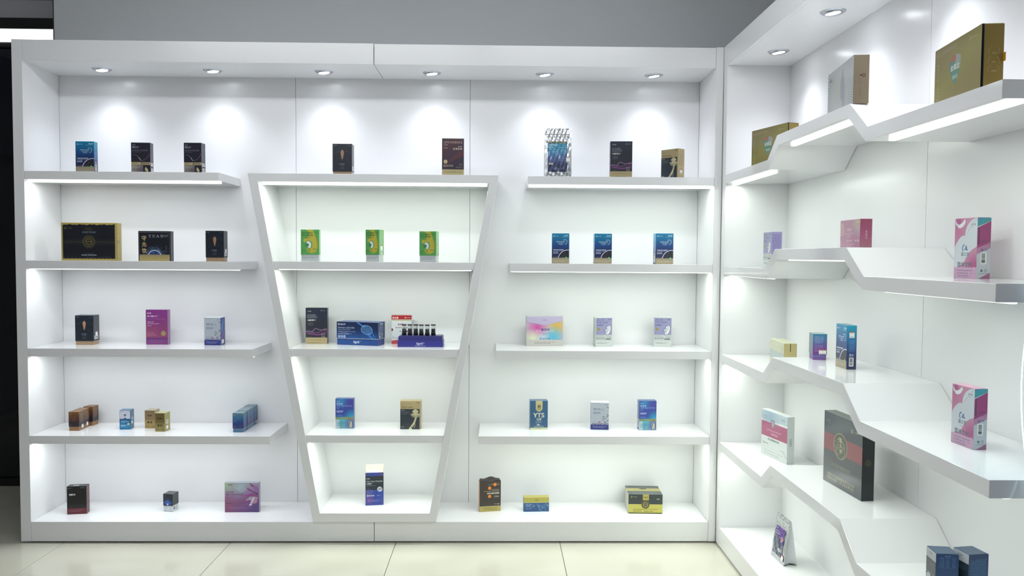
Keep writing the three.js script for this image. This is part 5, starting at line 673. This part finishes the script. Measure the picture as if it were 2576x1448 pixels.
const pwSide = face('pwside', 0.037, 0.155, (g, h) => { box(g, 0, 0, 100, h, '#bcc0c6'); poly(g, [[0, 0], [100, 0], [100, 20], [0, 62]], '#3f97a0'); poly(g, [[0, 0], [60, 0], [0, 24]], '#4f86a8'); poly(g, [[0, 70], [100, 22], [100, h * 0.46], [0, h * 0.6]], '#9c3f74'); poly(g, [[0, h * 0.5], [100, h * 0.4], [100, h * 0.5], [0, h * 0.6]], '#b07fa0'); g.strokeStyle = '#7a3a64'; g.lineWidth = 1.6; g.strokeRect(10, h * 0.16, 82, h * 0.28); box(g, 8, h * 0.16, 8, h * 0.28, '#4d3a54'); rowOfMarks(g, 20, h * 0.37, 70, 7, '#6d3f64', 2, 10); disc(g, 38, h * 0.53, 7, null, '#4a4a66', 4); rowOfMarks(g, 54, h * 0.515, 20, 8, '#566a70'); barcode(g, 30, h * 0.57, 40, h * 0.19, true); disc(g, 38, h * 0.87, 9, '#56707c'); disc(g, 68, h * 0.87, 9, null, '#4f7f66', 3); box(g, 16, h * 0.915, 66, 2, '#5f6a74'); poly(g, [[100, h * 0.9], [100, h], [20, h]], '#a0648a'); });
const pw = { front: pwFront, right: pwSide, top: card(0xc79ab0), all: card(0xb5839c) };
carton('r_pw1', 'pink_swirl_carton', 'pink and white swirl carton on the upper near shelf', pw, { flapLine: true });
carton('r_pw2', 'pink_swirl_carton', 'pink and white swirl carton on the lower near shelf beside the ring light', pw, { flapLine: true });
// --- long beige carton
{ const t = carton('r_beige', 'beige_carton', 'long pale beige carton lying behind the shelf step', { front: face('beige', 0.222, 0.103, (g, h) => { box(g, 0, 0, 100, h, '#bfc0a4'); box(g, 0, h * 0.44, 100, h * 0.36, '#a3b1b0'); box(g, 0, h * 0.8, 100, h, '#c3c79c'); rowOfMarks(g, 6, 5, 12, 3, '#a9ab8e'); rowOfMarks(g, 80, 8, 12, 4, '#9fa18a', 3, 5); curve(g, [[20, h * 0.6], [40, h * 0.3, 70, h * 0.66]], '#b4bab0', 1.4); }), right: face('beigeend', 0.054, 0.103, (g, h) => { box(g, 0, 0, 100, h, '#bdb179'); rowOfMarks(g, 34, h * 0.78, 16, 5, '#55502f', 3, 9); rowOfMarks(g, 54, h * 0.64, 4, 4, '#6a643c', 6, 8); }), top: card(0xc9ccae), all: card(0xbfc0a4) });
  const [, , , , w, h] = AT.r_beige; mesh('seal_slot', new RoundedBoxGeometry(0.0008, 0.034, 0.0026, 1, 0.0003), card(0x2c2a1a), t, [w / 2 + 0.0003, h * 0.83, 0.0]); mesh('flap_joint', new RoundedBoxGeometry(w * 0.98, 0.0006, 0.0012, 1, 0.0002), card(0x9a9c80), t, [0, h + 0.0002, 0]); }
// --- small purple carton
{ const t = carton('r_purple', 'purple_teal_carton', 'small purple and teal carton with white label on the step', { base: { right: face('rpbase', 0.051, 0.02, (g, h) => { box(g, 0, 0, 100, h, grad(g, 0, 0, 0, h, ['#6a7ab0', '#7a4a94'])); rowOfMarks(g, 26, 14, 54, 3, '#9a86bc'); }), all: card(0x74599c) }, lid: { right: face('rpside', 0.051, 0.079, (g, h) => { box(g, 0, 0, 100, h, grad(g, 0, 0, 0, h, ['#3f84a0', '#4a78a8', '#5f5f9c', '#75408c', '#7d3f8c'])); rowOfMarks(g, 14, 18, 60, 3.4, '#b5bfd6', 7, 8); g.strokeStyle = '#a48cc0'; g.lineWidth = 1.2; g.strokeRect(12, 84, 78, 46); rowOfMarks(g, 16, 88, 60, 3.4, '#b5a2cc', 5, 9); }), front: card(0x6a8290), top: card(0x9fb5b2), all: card(0x4f6f98) } }, { split: 0.2 });
  const [, , , , w, h] = AT.r_purple; label3(t, 'sticker', 0.026, 0.018, stickerMat, [w / 2 + 0.0003, h * 0.31, -0.01], Math.PI / 2); }
// --- white carton with red band
carton('r_nree', 'white_red_band_carton', 'flat white carton with a dark pink band', { front: face('nree', 0.198, 0.204, (g, h) => { box(g, 0, 0, 100, h, '#cfd5d2'); box(g, 0, 0, 100, h * 0.2, '#a9b7c0'); blob(g, 36, 14, 40, '#8fa2b4ff'); for (const p of [[[2, 14], [20, 12], [8, 22]], [[20, 12], [22, 24], [8, 22]], [[80, 78], [98, 92], [90, 80]]]) { g.strokeStyle = '#6f7b84'; g.lineWidth = 0.7; g.beginPath(); p.forEach((q, i) => g[i ? 'lineTo' : 'moveTo'](...q)); g.closePath(); g.stroke(); } T(g, 'NREE', 76, 14, 8, '#6d787c', { w: 16 }); box(g, 0, h * 0.245, 100, h * 0.32, '#a04f70'); poly(g, [[38, 18], [52, 18], [52, 30], [45, 38], [38, 30]], '#6f7480'); poly(g, [[40, 20], [50, 20], [50, 29], [45, 35], [40, 29]], '#9a8f9c'); T(g, 'PEPTIDE NUTRITION', 22, 44, 4, '#d9b8c6', { w: 54 }); T(g, 'Solid Drink', 38, 52, 6, '#e0c6d0', { f: 'serif', i: 1, w: 26 }); zh(g, '伊立金健肽固体饮料', 26, 61, 4.6, '#5f6a66', 0.16, { gap: 1.08 }); logo(g, 8, 74, 5, '#4f5a56'); box(g, 2, h * 0.8, 96, 0.5, '#b4beba'); rowOfMarks(g, 12, h * 0.86, 74, 2.6, '#a9b6b2', 2, 6); rowOfMarks(g, 70, h * 0.76, 22, 1.6, '#9aa6a2'); }, { coat: 0.8 }), right: face('nreeside', 0.035, 0.204, (g, h) => { box(g, 0, 0, 100, h, '#c2cac6'); T(g, 'NREE', 66, h * 0.62, 46, '#56605e', { r: -1.5708, w: 96 }); }, { coat: 0.8 }), top: card(0xd5dbd8), all: card(0xcfd5d2) });
// --- large black carton with red band
{ const t = carton('r_black', 'black_red_band_carton', 'large black wrapped carton with red band and gold medallion', { front: face('rblack', 0.254, 0.256, (g, h) => { box(g, 0, 0, 100, h, '#2a3238'); box(g, 0, h * 0.295, 100, h * 0.235, '#7d3038'); T(g, 'NREE', 6, 15, 6, '#6f6f5c', { w: 12 }); logo(g, 72, 14, 5, '#8d8858'); const c = '#8a8256'; disc(g, 45, h * 0.415, 17.5, '#343a34', c, 1.4); for (let k = 0; k < 26; k++) { const a = rnd() * 6.28, r = 5 + 10 * rnd(); curve(g, [[45 + r * Math.cos(a), h * 0.415 + r * Math.sin(a)], [45 + (r + 3) * Math.cos(a + 0.4), h * 0.415 + (r + 3) * Math.sin(a + 0.4), 45 + r * Math.cos(a + 0.7), h * 0.415 + r * Math.sin(a + 0.7)]], c, 0.8); } zh(g, '固元饮', 42.5, h * 0.3, 6, '#a39a62', 0.17, { down: 1 }); zh(g, '伊立定养体固体饮料', 22, h * 0.68, 5, '#6a6750', 0.12, { gap: 1.1 }); rowOfMarks(g, 34, h * 0.75, 30, 1.4, '#5f6058'); zh(g, '金产片不力组体固饮参定生元方', 12, h * 0.845, 4, '#97906a', 0.15, { gap: 1.28 }); zh(g, '血海人之体', 12, h * 0.895, 4, '#97906a', 0.15, { gap: 1.28 }); zh(g, '片立定金参元生', 46, h * 0.895, 4, '#97906a', 0.15, { gap: 1.28 }); }, { coat: 1, r: 0.3 }), top: card(0x59645f, 0.3), right: card(0x141d24, 0.3), all: card(0x1b2329) });
  const [, , , , w, h] = AT.r_black; mesh('end_emblem', new THREE.CylinderGeometry(0.0115, 0.0115, 0.0006, 28).rotateZ(Math.PI / 2), card(0x3c3c2a), t, [w / 2 + 0.0002, h * 0.5, 0.001]); }
// --- blue and grey cartons at the bottom right
const rbSide = (key, table) => face(key, 0.057, 0.14, (g, h) => { box(g, 0, 0, 100, h, grad(g, 0, 0, 60, h, ['#17335f', '#1c4470', '#1c4f70'])); if (table) { rowOfMarks(g, 36, 8, 26, 4, '#7f9fc4'); g.strokeStyle = '#3f70a0'; g.lineWidth = 1; g.strokeRect(16, 16, 70, 48); for (let k = 0; k < 6; k++) { rowOfMarks(g, 20, 19 + k * 7.6, 16, 2.6, '#5f8fbc'); rowOfMarks(g, 46, 19 + k * 7.6, 12, 2.6, '#5f8fbc'); rowOfMarks(g, 72, 19 + k * 7.6, 10, 2.6, '#5f8fbc'); } } else rowOfMarks(g, 10, 22, 78, 3, '#3f80a0', 18, 7); });
const rbFront = (key, dark) => face(key, 0.056, 0.14, (g, h) => { box(g, 0, 0, 100, h, '#263640'); box(g, 0, 0, 100, h * 0.17, '#a9aeb4'); brandMark(g, 30, 12, 9, '#6a7078'); rowOfMarks(g, 30, 26, 44, 3, '#8a9098'); rowOfMarks(g, 40, 62, 40, 5, '#4f626c', 2, 10); if (!dark) { box(g, 6, 110, 90, 2, '#94a4aa'); disc(g, 30, 140, 26, '#a3a9b0'); } });
carton('r_blue1', 'blue_grey_carton', 'blue grey carton with printed table at the bottom right', { front: rbFront('rb1', false), right: rbSide('rbs1', true), top: card(0x2c4560), all: card(0x17335f) }, { flapLine: true });
carton('r_blue2', 'blue_grey_carton', 'dark blue carton with lines of print at the bottom right edge', { front: rbFront('rb2', true), right: rbSide('rbs2', false), top: card(0x2c4560), all: card(0x17335f) }, { flapLine: true });
// --- foil pouches
function pouch(key, label, h, depth, art, stickerAt) {
  const [x, y, z, turn, w] = AT[key], t = thing('foil_pouch', label, 'pouch', [x, y, z], turn);
  const foil = P(0xc4c7ca, 0.24, { metalness: 0.85, side: THREE.DoubleSide }), NU = 36, NV = 54;
  const wr = (u, v) => 0.0011 * Math.sin(u * 19 + v * 31 + 2 * Math.sin(v * 9)) + 0.0009 * Math.sin(u * 43 - v * 27) * (0.4 + v);
  const zf = (u, v, s) => { const e = 1 - Math.pow(Math.abs(2 * u - 1), 5), lean = depth / 2 * Math.pow(1 - v, 0.9); return s * (lean + 0.004 * e * Math.sin(Math.PI * Math.min(1, v * 1.25)) * (v < 0.8 ? 1 : 0)) + (v > 0.03 ? wr(u, v) * e * s : 0); };
  const half = (v) => w / 2 * (v < 0.06 ? 0.97 + v * 0.5 : 1);
  const sheet = (s, u0, u1, v0, v1, off) => {
    const pos = [], uv = [], idx = [];
    for (let j = 0; j <= NV; j++) for (let i = 0; i <= NU; i++) { const u = u0 + (u1 - u0) * i / NU, v = v0 + (v1 - v0) * j / NV; pos.push((2 * u - 1) * half(v), v * h, zf(u, v, s) + s * off); uv.push(i / NU, j / NV); }
    for (let j = 0; j < NV; j++) for (let i = 0; i < NU; i++) { const a = j * (NU + 1) + i, b = a + 1, c = a + NU + 1, d = c + 1; s > 0 ? idx.push(a, b, d, a, d, c) : idx.push(a, d, b, a, c, d); }
    const g = new THREE.BufferGeometry(); g.setAttribute('position', new THREE.Float32BufferAttribute(pos, 3)); g.setAttribute('uv', new THREE.Float32BufferAttribute(uv, 2)); g.setIndex(idx); g.computeVertexNormals(); return g;
  };
  mesh('front_sheet', sheet(1, 0, 1, 0, 1, 0.0004), foil, t); mesh('back_sheet', sheet(-1, 0, 1, 0, 1, 0.0004), foil, t);
  for (const s of [-1, 1]) { // side gussets folding inwards
    const pos = [], idx = []; const n = 30;
    for (let j = 0; j <= n; j++) { const v = j / n, e = s > 0 ? 1 : 0, X = s * half(v), f = zf(e, v, 1), b = zf(e, v, -1); pos.push(X, v * h, f, X - s * 0.012 * (1 - v), v * h + (j === 0 ? 0.014 : 0), 0, X, v * h, b); if (j < n) { const a = j * 3; idx.push(a, a + 1, a + 4, a, a + 4, a + 3, a + 1, a + 2, a + 5, a + 1, a + 5, a + 4); } }
    const g = new THREE.BufferGeometry(); g.setAttribute('position', new THREE.Float32BufferAttribute(pos, 3)); g.setIndex(idx); g.computeVertexNormals(); mesh('gusset', g, foil, t);
  }
  mesh('print_panel', sheet(1, 0.12, 0.84, 0.12, 0.735, 0.0012), face(key, w * 0.72, h * 0.615, art, { coat: 0.6 }), t);
  for (const v of [0.83, 0.88]) mesh('zip_ridge', new RoundedBoxGeometry(w * 0.9, 0.0035, 0.004, 1, 0.001), foil, t, [0, h * v, zf(0.5, v, 1) + 0.001]);
  label3(t, 'sticker', 0.018, 0.026, stickerMat, [w * stickerAt[0], h * stickerAt[1], zf(0.5 + stickerAt[0], stickerAt[1], 1) + 0.003]).rotation.x = -depth / 2 / h;
}
pouch('pouch1', 'silver foil pouch with blue label on the top right shelf', 0.242, 0.05, (g, h) => { box(g, 0, 0, 100, h, '#6a6a50'); box(g, 0, 10, 100, h, grad(g, 0, 10, 0, h, ['#1688a8', '#1a80a4', '#225f94', '#27376c', '#242c54', '#1f2648'])); brandMark(g, 6, 2, 5, '#c3c3a8'); logo(g, 74, 5, 4, '#b9b99c'); zh(g, '生海原参组培定', 6, 15, 6, '#cfe2ea', 0.16, { gap: 1.1 }); rowOfMarks(g, 6, 24, 42, 1.6, '#8fc0d0'); zh(g, '固体饮料', 6, 28, 5.6, '#cfe2ea', 0.15); T(g, 'Anthocyanin', 58, 33, 6, '#a9d2de', { w: 32 }); curve(g, [[88, 22], [96, 26, 90, 36]], '#bfe0ea', 1.2); rowOfMarks(g, 6, 40, 88, 2, '#7fb4cc', 6, 5); rowOfMarks(g, 6, 72, 44, 2, '#6f96c0', 8, 4.4); rowOfMarks(g, 60, 74, 32, 2, '#8fa4cc', 7, 4.6); barcode(g, 6, h - 46, 20, 9); rowOfMarks(g, 12, h - 20, 74, 2.6, '#8a94b4', 2, 7); }, [0.37, 0.37]);
pouch('r_pouch', 'silver foil pouch with purple label on the bottom deck', 0.19, 0.056, (g, h) => { box(g, 0, 0, 100, h, '#3a4256'); curve(g, [[0, 0], [100, 0], [100, 70], [60, 60, 0, 14]], null, 0, '#4d2480'); box(g, 84, 0, 16, h * 0.7, '#3f2a70'); brandMark(g, 6, 6, 6, '#b3a2c8'); rowOfMarks(g, 6, 20, 50, 5, '#a9a2b8', 2, 9); rowOfMarks(g, 6, 44, 34, 2.6, '#7f869a', 14, 6); disc(g, 76, 44, 9, '#b9686c', '#d3b0a8', 2.4); rowOfMarks(g, 70, 56, 6, 3, '#2a2f40', 8, 6); barcode(g, 54, h - 34, 28, 12); rowOfMarks(g, 6, h - 14, 60, 2.4, '#6a7086', 2, 6); }, [0.36, 0.14]);

scene.traverse((o) => { if (o.isLight) o.castShadow = !o.isRectAreaLight; });
renderer.render(scene, camera);
